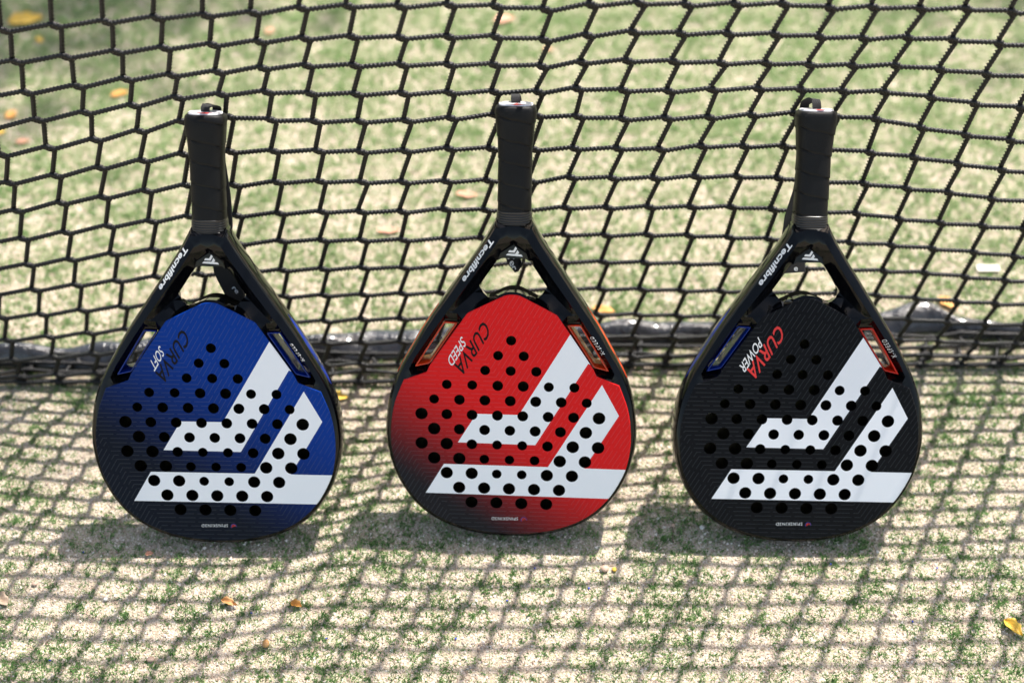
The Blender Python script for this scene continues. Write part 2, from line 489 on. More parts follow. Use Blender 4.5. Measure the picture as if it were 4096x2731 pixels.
# ------------------------------------------------------------------ net
# knot positions (x, z) of the netting, row by row from the top of what is measured to the ground
NET = [
[[-0.6636,0.4577],[-0.6169,0.4634],[-0.5702,0.4693],[-0.5235,0.4749],[-0.4763,0.4801],[-0.4272,0.4853],[-0.3786,0.4893],[-0.331,0.4933],[-0.2844,0.4959],[-0.2393,0.4989],[-0.1941,0.5045],[-0.15,0.5068],[-0.1026,0.5056],[-0.0569,0.5034],[-0.0131,0.4971],[0.0334,0.4918],[0.0759,0.4979],[0.1213,0.5007],[0.1655,0.4991],[0.2112,0.4991],[0.2566,0.4976],[0.3011,0.4922],[0.3413,0.4937],[0.3859,0.4936],[0.4281,0.4946],[0.4715,0.4915],[0.516,0.4879],[0.561,0.4843],[0.6062,0.4805],[0.6517,0.4767],[0.6971,0.4732]],
[[-0.6636,0.4211],[-0.6165,0.427],[-0.5692,0.4333],[-0.522,0.4393],[-0.4747,0.4445],[-0.4255,0.4499],[-0.3759,0.4548],[-0.3297,0.4586],[-0.2829,0.4622],[-0.2383,0.4665],[-0.1947,0.4707],[-0.1495,0.4726],[-0.1038,0.4707],[-0.0588,0.467],[-0.0142,0.4613],[0.0325,0.4558],[0.0736,0.4628],[0.1166,0.4681],[0.1623,0.4667],[0.2075,0.4655],[0.2534,0.4621],[0.2972,0.4575],[0.3393,0.4567],[0.3802,0.46],[0.4234,0.4591],[0.4684,0.4554],[0.5132,0.4519],[0.5584,0.4482],[0.604,0.444],[0.6497,0.4399],[0.6953,0.4363]],
[[-0.6636,0.384],[-0.6164,0.3898],[-0.5686,0.3961],[-0.5204,0.4028],[-0.4731,0.4077],[-0.4218,0.415],[-0.3731,0.4226],[-0.3285,0.4265],[-0.2832,0.4302],[-0.2392,0.4357],[-0.1957,0.4393],[-0.1499,0.4395],[-0.1048,0.4391],[-0.0599,0.4337],[-0.016,0.4272],[0.0307,0.4233],[0.0695,0.43],[0.1133,0.4344],[0.1582,0.4341],[0.2052,0.4306],[0.2497,0.4272],[0.2929,0.4228],[0.3349,0.4228],[0.3757,0.4261],[0.419,0.4241],[0.4648,0.4197],[0.5101,0.416],[0.5561,0.4115],[0.6022,0.4067],[0.6481,0.4024],[0.6938,0.3988]],
[[-0.6637,0.3466],[-0.6164,0.352],[-0.5688,0.3579],[-0.5211,0.3643],[-0.4702,0.3742],[-0.4209,0.3828],[-0.3723,0.3906],[-0.3278,0.3992],[-0.2841,0.403],[-0.239,0.4068],[-0.196,0.4059],[-0.151,0.4052],[-0.1051,0.4046],[-0.0602,0.3994],[-0.0163,0.3933],[0.0273,0.3913],[0.066,0.3973],[0.1116,0.3985],[0.1564,0.3985],[0.1992,0.3989],[0.2459,0.3958],[0.2891,0.3916],[0.3313,0.3905],[0.3713,0.3931],[0.417,0.3899],[0.4616,0.3836],[0.5079,0.379],[0.5548,0.3732],[0.6011,0.3682],[0.647,0.3641],[0.6926,0.3608]],
[[-0.664,0.3093],[-0.6164,0.3145],[-0.5678,0.321],[-0.5174,0.3294],[-0.4674,0.3387],[-0.4187,0.3485],[-0.3721,0.3586],[-0.3281,0.3694],[-0.2812,0.3752],[-0.2385,0.3724],[-0.1948,0.3715],[-0.1497,0.3716],[-0.1038,0.3708],[-0.0596,0.3673],[-0.0158,0.364],[0.0269,0.361],[0.0687,0.3624],[0.1136,0.3627],[0.1567,0.3647],[0.2003,0.364],[0.2436,0.3629],[0.2871,0.3614],[0.3285,0.3591],[0.3691,0.3587],[0.4155,0.3517],[0.4619,0.3442],[0.5089,0.3374],[0.5551,0.3327],[0.6008,0.3287],[0.6463,0.3252],[0.6917,0.3224]],
[[-0.6645,0.2721],[-0.617,0.2771],[-0.5687,0.2836],[-0.5195,0.2922],[-0.4694,0.3018],[-0.4214,0.3121],[-0.3758,0.3207],[-0.334,0.3279],[-0.285,0.3307],[-0.2408,0.3326],[-0.1952,0.3338],[-0.1518,0.333],[-0.1074,0.3325],[-0.0632,0.3295],[-0.0209,0.3225],[0.0242,0.3189],[0.0661,0.3218],[0.11,0.3247],[0.1533,0.3248],[0.1958,0.3275],[0.24,0.3239],[0.282,0.3207],[0.3268,0.318],[0.3708,0.3164],[0.4159,0.3135],[0.4623,0.3065],[0.5096,0.2983],[0.5553,0.2928],[0.6005,0.2892],[0.6457,0.2862],[0.6908,0.284]],
[[-0.6651,0.2353],[-0.6181,0.2397],[-0.5705,0.2455],[-0.5218,0.2535],[-0.4722,0.2646],[-0.4263,0.2722],[-0.3799,0.2803],[-0.3366,0.2869],[-0.287,0.2867],[-0.2424,0.2916],[-0.1967,0.2936],[-0.1533,0.2928],[-0.1112,0.2918],[-0.0669,0.2878],[-0.0239,0.2821],[0.0213,0.2782],[0.063,0.2843],[0.1063,0.2856],[0.1503,0.2866],[0.1937,0.2877],[0.2376,0.285],[0.2812,0.2804],[0.327,0.2765],[0.372,0.2759],[0.4167,0.2719],[0.4611,0.2674],[0.5085,0.2588],[0.5544,0.254],[0.5997,0.2504],[0.6449,0.2476],[0.6899,0.2459]],
[[-0.6657,0.1994],[-0.619,0.2032],[-0.5721,0.208],[-0.5245,0.2144],[-0.4763,0.2233],[-0.4286,0.232],[-0.3825,0.2384],[-0.3408,0.2445],[-0.2901,0.2454],[-0.2448,0.2491],[-0.199,0.2519],[-0.1587,0.2521],[-0.115,0.2516],[-0.0697,0.2507],[-0.0268,0.2436],[0.0164,0.2416],[0.0591,0.2438],[0.1032,0.2451],[0.1473,0.2469],[0.1924,0.2464],[0.2353,0.2447],[0.2803,0.2399],[0.3252,0.2367],[0.3703,0.236],[0.4164,0.2298],[0.4619,0.2247],[0.5083,0.2202],[0.5534,0.2159],[0.5989,0.2118],[0.6441,0.2094],[0.6888,0.2084]],
[[-0.6661,0.1645],[-0.6197,0.1679],[-0.5732,0.1725],[-0.5262,0.1785],[-0.479,0.1859],[-0.4321,0.1933],[-0.3858,0.1989],[-0.3404,0.2035],[-0.293,0.2068],[-0.2473,0.211],[-0.2028,0.2122],[-0.1596,0.2122],[-0.115,0.2123],[-0.0696,0.2104],[-0.0315,0.2068],[0.0127,0.2057],[0.0588,0.2069],[0.103,0.2064],[0.1493,0.2074],[0.1931,0.2061],[0.2377,0.2027],[0.2812,0.1996],[0.3253,0.1971],[0.3702,0.1951],[0.415,0.1924],[0.461,0.1875],[0.5073,0.1823],[0.5534,0.1762],[0.5983,0.1734],[0.6431,0.172],[0.6876,0.1718]],
[[-0.6662,0.1307],[-0.6198,0.1339],[-0.5737,0.1382],[-0.5278,0.1436],[-0.4796,0.1503],[-0.4336,0.1561],[-0.3892,0.1618],[-0.3403,0.165],[-0.294,0.1683],[-0.2496,0.1708],[-0.2055,0.1726],[-0.161,0.1743],[-0.1172,0.1742],[-0.0748,0.1733],[-0.0332,0.1707],[0.0107,0.1692],[0.0565,0.1687],[0.1027,0.1679],[0.1476,0.1671],[0.1927,0.1652],[0.2379,0.1631],[0.2816,0.1605],[0.3254,0.1584],[0.3695,0.1566],[0.414,0.1546],[0.4597,0.152],[0.5056,0.1458],[0.5515,0.1404],[0.5968,0.1371],[0.6416,0.1361],[0.6858,0.1367]],
[[-0.6663,0.0978],[-0.6199,0.1005],[-0.5732,0.1045],[-0.5272,0.1089],[-0.4804,0.1149],[-0.434,0.12],[-0.389,0.1252],[-0.3417,0.1288],[-0.2951,0.1317],[-0.25,0.1343],[-0.2067,0.136],[-0.1635,0.1369],[-0.1202,0.1385],[-0.0773,0.1372],[-0.0344,0.1345],[0.0097,0.1317],[0.0552,0.1294],[0.1011,0.1277],[0.1469,0.1267],[0.1921,0.1248],[0.2366,0.1237],[0.2806,0.1221],[0.3243,0.1208],[0.3682,0.1195],[0.4127,0.1175],[0.4581,0.1129],[0.5044,0.1083],[0.5493,0.1045],[0.5945,0.1025],[0.6394,0.1021],[0.6833,0.1034]],
[[-0.6664,0.0662],[-0.6203,0.068],[-0.5742,0.071],[-0.526,0.0764],[-0.4788,0.0818],[-0.435,0.0871],[-0.3896,0.0911],[-0.3433,0.0943],[-0.2971,0.0968],[-0.2521,0.0985],[-0.2091,0.0994],[-0.1671,0.1019],[-0.1233,0.1028],[-0.0792,0.1015],[-0.0355,0.0984],[0.0089,0.0948],[0.0541,0.091],[0.0995,0.0879],[0.1446,0.0875],[0.1912,0.0857],[0.2351,0.0847],[0.2787,0.085],[0.3223,0.0849],[0.3661,0.0842],[0.4105,0.0824],[0.4557,0.0799],[0.5013,0.0751],[0.5453,0.0722],[0.5917,0.07],[0.6365,0.0703],[0.6799,0.0724]],
[[-0.6663,0.0368],[-0.6199,0.0379],[-0.5738,0.0404],[-0.5265,0.0451],[-0.4795,0.0498],[-0.4354,0.0545],[-0.3908,0.0587],[-0.3454,0.0617],[-0.2999,0.0636],[-0.2551,0.0649],[-0.2118,0.0665],[-0.1695,0.0674],[-0.1251,0.0683],[-0.0812,0.0662],[-0.0371,0.0636],[0.0075,0.0602],[0.0527,0.0561],[0.0982,0.0524],[0.1434,0.0507],[0.1886,0.0507],[0.2325,0.0507],[0.2759,0.0516],[0.3194,0.0522],[0.363,0.0518],[0.4071,0.05],[0.4518,0.0468],[0.4968,0.0447],[0.5422,0.0408],[0.5885,0.0397],[0.632,0.0414],[0.675,0.0443]],
[[-0.6665,0.01],[-0.6196,0.0113],[-0.5728,0.0127],[-0.5288,0.0158],[-0.4829,0.0188],[-0.4376,0.0246],[-0.3931,0.0289],[-0.3485,0.0314],[-0.3038,0.0327],[-0.2592,0.0331],[-0.2149,0.0327],[-0.1732,0.0336],[-0.129,0.0317],[-0.0843,0.0324],[-0.0397,0.0314],[0.0053,0.029],[0.0507,0.0257],[0.0963,0.022],[0.1419,0.0184],[0.1855,0.0194],[0.229,0.0214],[0.2723,0.0227],[0.3155,0.0236],[0.3589,0.0236],[0.4026,0.0228],[0.447,0.0217],[0.4921,0.0204],[0.5364,0.0173],[0.5806,0.0153],[0.6244,0.0177],[0.6681,0.0201]],
[[-0.6678,-0.0143],[-0.6213,-0.0114],[-0.5756,-0.0073],[-0.5303,-0.0031],[-0.4849,-0.0009],[-0.4403,0.0005],[-0.3962,0.0023],[-0.3524,0.0037],[-0.3088,0.0043],[-0.2657,0.0045],[-0.223,0.0044],[-0.1782,0.0034],[-0.1333,0.0044],[-0.0883,0.0037],[-0.0432,0.0027],[0.002,0.0012],[0.0474,-0.0005],[0.0927,-0.0016],[0.1374,-0.0016],[0.1815,-0.0026],[0.2249,-0.0029],[0.2679,-0.0024],[0.3108,-0.0017],[0.3538,-0.0011],[0.397,-0.0004],[0.4402,0.0007],[0.4833,0.0016],[0.5261,0.0006],[0.57,0.0005],[0.6152,-0.0009],[0.6601,-0.0013]]]
G = np.array(NET)                      # rows 1..15, columns -4..26
J0, J1 = -10, 34
n_up = 9
cols = list(range(J0, J1 + 1))
rows_up = list(range(1 - n_up, 1))


def sm(a, b, x):
    t = np.clip((x - a) / (b - a), 0, 1)
    return t * t * (3 - 2 * t)


full = np.zeros((15, len(cols), 2))
for k, j in enumerate(cols):
    if j < -4:
        full[:, k] = G[:, 0] + np.array([(j + 4) * 0.0462, 0.0]) + rng.normal(0, 0.0008, (15, 2))
    elif j > 26:
        full[:, k] = G[:, -1] + np.array([(j - 26) * 0.0458, 0.0]) + rng.normal(0, 0.0008, (15, 2))
    else:
        full[:, k] = G[:, j + 4]
TOPZ = 0.872
up = np.zeros((n_up, len(cols), 2))
for i in range(n_up):
    s = (n_up - i) / float(n_up)
    for k in range(len(cols)):
        x0_, z0_ = full[0, k]
        drift = (full[0, k, 0] - full[3, k, 0]) / 3.0 * 0.35
        x = x0_ + drift * (n_up - i) + rng.normal(0, 0.0012)
        z = z0_ + (TOPZ - z0_) * s + rng.normal(0, 0.0010)
        up[i, k] = (x, z)
full = np.concatenate([up, full], 0)   # 26 rows


def y0(x):
    return 0.208 + 0.027 * sm(-0.12, 0.12, x)


def ynet(x, z):
    y = y0(x) + (0.020 - 0.014 * sm(-0.05, 0.12, x)) * sm(0, 0.25, z)
    for xk, A in ((-0.30, 0.004), (0.005, 0.012), (0.302, 0.014)):
        y = y + A * np.exp(-((x - xk) / 0.09) ** 2) * np.exp(-((z - 0.37) / 0.13) ** 2)
    return y


NR, NC = full.shape[:2]
NF = 3
K3 = np.zeros((NR + NF, NC, 3))
for i in range(NR):
    x, z = full[i, :, 0], np.maximum(full[i, :, 1], 0.0035)
    K3[i] = np.stack([x, ynet(x, z), z], 1)
# the slack at the foot folds back along the ground towards the vinyl band
for q in range(NF):
    x = full[-1, :, 0] + (q + 1) * 0.006 + rng.normal(0, 0.004, NC)
    yy = y0(x) + (q + 1) * 0.0125 + rng.normal(0, 0.0024, NC)
    K3[NR + q] = np.stack([x, yy, np.full(NC, 0.007 + 0.003 * q) + rng.normal(0, 0.0015, NC).clip(-0.002, 0.004)], 1)
NRT = NR + NF
dx = 0.0040 - 0.0014 * sm(0.1, 0.6, K3[:, :, 0])
P3 = K3 + np.stack([-dx, np.zeros_like(dx), np.full_like(dx, 0.0017)], 2)
Q3 = K3 + np.stack([dx, np.zeros_like(dx), np.full_like(dx, -0.0017)], 2)
P3[NR:, :, 2] = Q3[NR:, :, 2] = K3[NR:, :, 2]
P3[:, :, 2] = np.maximum(P3[:, :, 2], 0.003)
Q3[:, :, 2] = np.maximum(Q3[:, :, 2], 0.003)


def resample(pts, step):
    pts = np.asarray(pts)
    # Catmull-Rom, then even steps
    p = np.concatenate([pts[:1] * 2 - pts[1:2], pts, pts[-1:] * 2 - pts[-2:-1]])
    out = []
    ts = np.linspace(0, 1, 10, endpoint=False)[:, None]
    for k in range(1, len(p) - 2):
        a, b, c, e = p[k - 1], p[k], p[k + 1], p[k + 2]
        tn = 0.12
        m1, m2 = (c - a) * tn, (e - b) * tn
        L = np.linalg.norm(c - b) + 1e-9
        m1 *= min(1, L / (np.linalg.norm(c - a) * tn + 1e-9))
        m2 *= min(1, L / (np.linalg.norm(e - b) * tn + 1e-9))
        out.append((2 * ts ** 3 - 3 * ts ** 2 + 1) * b + (ts ** 3 - 2 * ts ** 2 + ts) * m1 + (-2 * ts ** 3 + 3 * ts ** 2) * c + (ts ** 3 - ts ** 2) * m2)
    out.append(pts[-1:])
    q = np.concatenate(out)
    s = np.r_[0, np.cumsum(np.linalg.norm(np.diff(q, axis=0), axis=1))]
    m = max(4, int(s[-1] / step))
    t = np.linspace(0, s[-1], m)
    return np.stack([np.interp(t, s, q[:, k]) for k in range(3)], 1), t


def cord(name, pts, rad, parent, ref, step=0.0009, sides=6, phase=0.0):
    q, s = resample(pts, step)
    tg = np.gradient(q, axis=0)
    tg /= np.linalg.norm(tg, axis=1)[:, None]
    ref = np.array(ref, float)
    a = np.cross(tg, ref)
    a /= np.linalg.norm(a, axis=1)[:, None]
    b = np.cross(tg, a)
    th = np.arange(sides) * 2 * np.pi / sides
    k = 2 * np.pi / 0.0040
    ph = k * s[:, None] + phase
    lob = 1 + 0.22 * np.cos(ph + th[None] * 2) + 0.14 * np.cos(ph - th[None])
    mid = (np.asarray(pts)[0::2] + np.asarray(pts)[1::2]) / 2
    dk = np.sqrt(((q[:, None, :] - mid[None]) ** 2).sum(-1)).min(1)
    r = rad * lob * (1 + 0.22 * np.exp(-(dk / 0.0042) ** 2))[:, None]
    V = q[:, None, :] + r[:, :, None] * (np.cos(th)[None, :, None] * a[:, None, :] + np.sin(th)[None, :, None] * b[:, None, :])
    m = len(q)
    i0 = (np.arange(m - 1) * sides)[:, None]
    jj = np.arange(sides)[None]
    j2 = (jj + 1) % sides
    F = np.stack([i0 + jj, i0 + j2, i0 + sides + j2, i0 + sides + jj], 2).reshape(-1, 4)
    return np_mesh(name, V.reshape(-1, 3), F, M['cord'], parent, True)


net = thing('padel_net', 'black braided net hanging upright behind the three rackets', 'net', (0, 0.22, 0))
net_off = np.array([0, 0.22, 0])
for i in range(NRT):
    pts = []
    for k in range(NC):
        pts.append(P3[i, k] + np.array([0.0006, -0.0012, 0.0016]))
        pts.append(Q3[i, k] + np.array([0.0006, -0.0012, 0.0016]))
    o = cord('horizontal_cord', np.array(pts) - net_off, 0.0031 if i == NR - 1 else 0.00245, net, (0, 1, 0), step=0.0009 if 6 < i < NRT else 0.0024, phase=i)
for k in range(NC):
    pts = []
    for i in range(NRT):
        pts.append(P3[i, k] + np.array([-0.0006, 0.0012, -0.0016 if i < NR else 0]))
        pts.append(Q3[i, k] + np.array([-0.0006, 0.0012, -0.0016 if i < NR else 0]))
    pts = np.array(pts)
    pts[:, 2] = np.maximum(pts[:, 2], 0.0028)
    o = cord('vertical_cord', pts - net_off, 0.00255, net, (1, 0, 0), step=0.00095, sides=6, phase=k * 1.3)
# white head band over the top cable, above the picture
xs = np.linspace(-1.1, 1.2, 40)
V, F = [], []
sec = [(-0.004, -0.03), (-0.006, 0.0), (-0.003, 0.022), (0.003, 0.022), (0.006, 0.0), (0.004, -0.03)]
for x in xs:
    for (a, b) in sec:
        V.append((x, 0.008 + a, TOPZ + 0.012 + b + 0.002 * math.sin(x * 5)))
for k in range(len(xs) - 1):
    for s_ in range(6):
        V0 = k * 6 + s_
        V1 = k * 6 + (s_ + 1) % 6
        F.append((V0, V1, V1 + 6, V0 + 6))
mesh_obj('head_band', V, F, M['tape'], net, True)

# wavy vinyl band at the foot of the net, lying behind it
BAND = np.array([[-0.6059,0.2309,0.003,-0.6076,0.2517,0.016],[-0.5491,0.23,0.003,-0.5513,0.2536,0.016],[-0.5207,0.229,0.003,-0.5233,0.2555,0.016],[-0.4779,0.2271,0.003,-0.4812,0.2584,0.016],[-0.4365,0.2328,0.003,-0.4387,0.2594,0.016],[-0.2376,0.2424,0.003,-0.2381,0.2623,0.016],[-0.2189,0.2405,0.003,-0.22,0.2662,0.016],[-0.1906,0.2414,0.003,-0.1921,0.2751,0.016],[-0.1624,0.2443,0.003,-0.164,0.283,0.016],[-0.134,0.2453,0.003,-0.1351,0.28,0.016],[-0.1056,0.2462,0.003,-0.1063,0.279,0.016],[0.0599,0.2656,0.003,0.0601,0.2849,0.016],[0.1072,0.2637,0.003,0.1076,0.2869,0.016],[0.1316,0.2637,0.003,0.1321,0.2879,0.016],[0.1603,0.2647,0.003,0.1612,0.2929,0.016],[0.1891,0.2666,0.003,0.1902,0.2949,0.016],[0.2181,0.2696,0.003,0.219,0.2939,0.016],[0.244,0.2705,0.003,0.2449,0.2939,0.016],[0.3917,0.2774,0.003,0.3932,0.3009,0.016],[0.4409,0.2784,0.003,0.4438,0.309,0.016],[0.4638,0.2774,0.003,0.4679,0.314,0.016],[0.4941,0.2853,0.003,0.4983,0.3212,0.016],[0.5162,0.2873,0.003,0.519,0.315,0.016],[0.5358,0.2774,0.003,0.5387,0.3049,0.016],[0.557,0.2754,0.003,0.5582,0.2949,0.016],[0.5786,0.2754,0.003,0.5796,0.2939,0.016],[0.6141,0.2735,0.003,0.6162,0.2959,0.016]])
BAND = np.concatenate([[BAND[0] - np.array([0.42, 0.004, 0, 0.42, 0.004, 0])], BAND, [BAND[-1] + np.array([0.5, -0.004, 0, 0.5, -0.004, 0])]])
bs = np.r_[0, np.cumsum(np.linalg.norm(np.diff(BAND[:, :2], axis=0), axis=1))]
tt = np.arange(0, bs[-1], 0.004)
lo_ = np.stack([np.interp(tt, bs, BAND[:, k]) for k in range(3)], 1)
hi_ = np.stack([np.interp(tt, bs, BAND[:, 3 + k]) for k in range(3)], 1)


def blur(a, w):
    k = np.hanning(w)
    k /= k.sum()
    p = np.pad(a, ((w // 2, w // 2), (0, 0)), 'edge')
    return np.stack([np.convolve(p[:, c], k, 'valid') for c in range(a.shape[1])], 1)


lo_, hi_ = blur(lo_, 7), blur(hi_, 7)
BW = 1
wv = 0.0035 * np.sin(tt * 34) + 0.002 * np.sin(tt * 71 + 1)
hi_[:, 2] += wv + 0.004
hi_[:, 1] += wv * 0.4
rowsb = []
NB = 12
for q in range(NB + 1):
    f = q / NB
    fz = math.sin(min(1.0, f * 1.25) * math.pi / 2)
    c = lo_ * (1 - f) + hi_ * f
    c[:, 2] = lo_[:, 2] * (1 - fz) + hi_[:, 2] * fz
    c[:, 2] += 0.0022 * math.sin(f * math.pi) * (0.8 + 0.6 * np.sin(tt * 19 + 2)) + 0.0016 * np.sin(tt * 88 + f * 5) * f * np.sin(tt * 13)
    rowsb.append(c)
th_ = 0.0022
for q in range(NB, -1, -1):
    c = rowsb[q].copy()
    c[:, 2] -= th_
    rowsb.append(c)
A = np.stack(rowsb, 1)
A[:, :, 2] = np.maximum(A[:, :, 2], 0.0006)
m, s_ = A.shape[:2]
i0 = (np.arange(m - 1) * s_)[:, None]
jj = np.arange(s_)[None]
j2 = (jj + 1) % s_
Fb = np.stack([i0 + jj, i0 + j2, i0 + s_ + j2, i0 + s_ + jj], 2).reshape(-1, 4)
np_mesh('vinyl_foot_band', (A - net_off).reshape(-1, 3), Fb, M['vinyl'], net, True)

# ------------------------------------------------------------------ racket geometry (millimetres: u right, w up, n towards the viewer)
W0, N0 = -217.4, -19.0


def mirror(h):
    return h + [(-a, b) for a, b in reversed(h) if abs(a) > 1e-6]


def catmull(pts, closed=False, step=3.0, keep=35):
    """smooth resample but keep corners sharper than keep degrees"""
    pts = [Vector(p) for p in pts]
    n_ = len(pts)
    out = []
    segs = n_ if closed else n_ - 1

    def corner(k):
        if not closed and (k == 0 or k == n_ - 1):
            return True
        a = pts[k] - pts[k - 1]
        b = pts[(k + 1) % n_] - pts[k]
        return a.length < 1e-6 or b.length < 1e-6 or a.angle(b) > R(keep)
    for k in range(segs):
        b, c = pts[k], pts[(k + 1) % n_]
        a = pts[k - 1] if (not corner(k)) else b * 2 - c
        e = pts[(k + 2) % n_] if (not corner((k + 1) % n_)) else c * 2 - b
        L = (c - b).length
        ms = max(1, int(round(L / step)))
        m1 = (c - a) * 0.5
        m2 = (e - b) * 0.5
        if m1.length > L:
            m1 *= L / m1.length
        if m2.length > L:
            m2 *= L / m2.length
        for q in range(ms):
            t = q / ms
            out.append((2 * t ** 3 - 3 * t * t + 1) * b + (t ** 3 - 2 * t * t + t) * m1 + (-2 * t ** 3 + 3 * t * t) * c + (t ** 3 - t * t) * m2)
    if not closed:
        out.append(pts[-1])
    return [(p.x, p.y) for p in out]


OUT_H = [(17.5, 122), (29, 101), (51, 68), (70.5, 39), (88, 12.5), (103, -13.5), (112, -29.5), (119, -45), (125, -63), (128.3, -82), (129.7, -100), (128.7, -117), (124.5, -136), (118.3, -153), (108.8, -170), (95, -187), (77.8, -199.8), (59, -208.7), (40, -214), (20, -216.8), (0, -217.4)]
FACE_H = [(0, 47.9), (3, 47.7), (8, 46.6), (44.5, 28), (46, 26.3), (82.5, -27.5), (86.3, -35.5), (102.5, -41.8), (109.8, -44.6), (114, -55), (118.5, -67), (121.7, -81), (123.3, -95), (123.6, -106), (122.6, -120), (119.5, -136), (113.2, -151.5), (104, -167.5), (92.5, -181), (79, -192), (62.5, -200.6), (44, -206.8), (22, -210.9), (0, -212.3)]
OPEN_H = [(0, 82.8), (12, 82.8), (15.5, 80.5), (34, 53), (33.5, 51), (25.5, 42.8), (22.8, 42.0), (9.5, 48.6), (4, 50.1), (0, 50.2)]
WIN = [(56.2, 14.7), (67.6, 15.4), (97.0, -30), (84.3, -26.6)]
WIN_G = [(54.6, 16.0), (69.2, 16.8), (99.6, -32.2), (83.4, -28.2)]   # hole in the frame, slightly wider
OUT_R = catmull(OUT_H, step=3.0)
outline = OUT_R + [(-a, b) for a, b in reversed(OUT_R[:-1])]
FACE_R = catmull(FACE_H, step=3.2)
face_line = FACE_R + [(-a, b) for a, b in reversed(FACE_R[1:-1])]
OPEN_R = catmull(OPEN_H, step=3.0)
open_line = OPEN_R + [(-a, b) for a, b in reversed(OPEN_R[1:-1])]
WR = catmull(WIN_G, closed=True, step=4)
WL = [(-a, b) for a, b in reversed(WR)]


def inside(p, poly):
    x, y = p
    c = False
    j = len(poly) - 1
    for i in range(len(poly)):
        xi, yi = poly[i]
        xj, yj = poly[j]
        if (yi > y) != (yj > y) and x < (xj - xi) * (y - yi) / (yj - yi) + xi:
            c = not c
        j = i
    return c


def seg_dist(p, line, closed=True):
    P = np.array(line)
    Q = np.roll(P, -1, 0) if closed else P[1:]
    if not closed:
        P = P[:-1]
    d_ = Q - P
    t = np.clip(((p[0] - P[:, 0]) * d_[:, 0] + (p[1] - P[:, 1]) * d_[:, 1]) / (d_ ** 2).sum(1).clip(1e-9), 0, 1)
    c = P + d_ * t[:, None]
    return float(np.sqrt(((c - np.array(p)) ** 2).sum(1)).min())


class Plan:
    """constrained triangulation with a height on every point"""

    def __init__(s):
        s.v, s.h, s.e = [], [], []

    def line(s, pts, hs, closed=False):
        i0 = len(s.v)
        if isinstance(hs, (int, float)):
            hs = [hs] * len(pts)
        for p, h in zip(pts, hs):
            s.v.append(Vector(p))
            s.h.append(h)
        k = len(pts)
        for q in range(k - 1):
            s.e.append((i0 + q, i0 + q + 1))
        if closed:
            s.e.append((i0 + k - 1, i0))

    def solve(s, ok):
        v, e, f, ov, oe, of = delaunay_2d_cdt(s.v, s.e, [], 0, 0.001)
        hh = []
        V0 = np.array([tuple(p) for p in s.v])
        for k, p in enumerate(v):
            if ov[k]:
                hh.append(s.h[ov[k][0]])
            else:
                dd = ((V0 - np.array(tuple(p))) ** 2).sum(1)
                ix = np.argsort(dd)[:3]
                wgt = 1 / (dd[ix] + 1e-4)
                hh.append(float((np.array(s.h)[ix] * wgt).sum() / wgt.sum()))
        tri = []
        for t in f:
            if len(t) != 3:
                continue
            c = (v[t[0]] + v[t[1]] + v[t[2]]) / 3
            if ok((c.x, c.y)):
                tri.append(tuple(t))
        return [tuple(p) for p in v], hh, tri


def both(pl, pts, hs):
    pl.line(pts, hs)
    if not isinstance(hs, (int, float)):
        hs2 = list(hs)
    else:
        hs2 = hs
    pl.line([(-a, b) for a, b in pts], hs2)


def lerp_line(pts3, step=4.0):
    """densify a list of (u,w,h)"""
    o, h = [], []
    for a, b in zip(pts3[:-1], pts3[1:]):
        L = math.hypot(b[0] - a[0], b[1] - a[1])
        m_ = max(1, int(L / step))
        for q in range(m_):
            t = q / m_
            o.append((a[0] + (b[0] - a[0]) * t, a[1] + (b[1] - a[1]) * t))
            h.append(a[2] + (b[2] - a[2]) * t)
    o.append(pts3[-1][:2])
    h.append(pts3[-1][2])
    return o, h


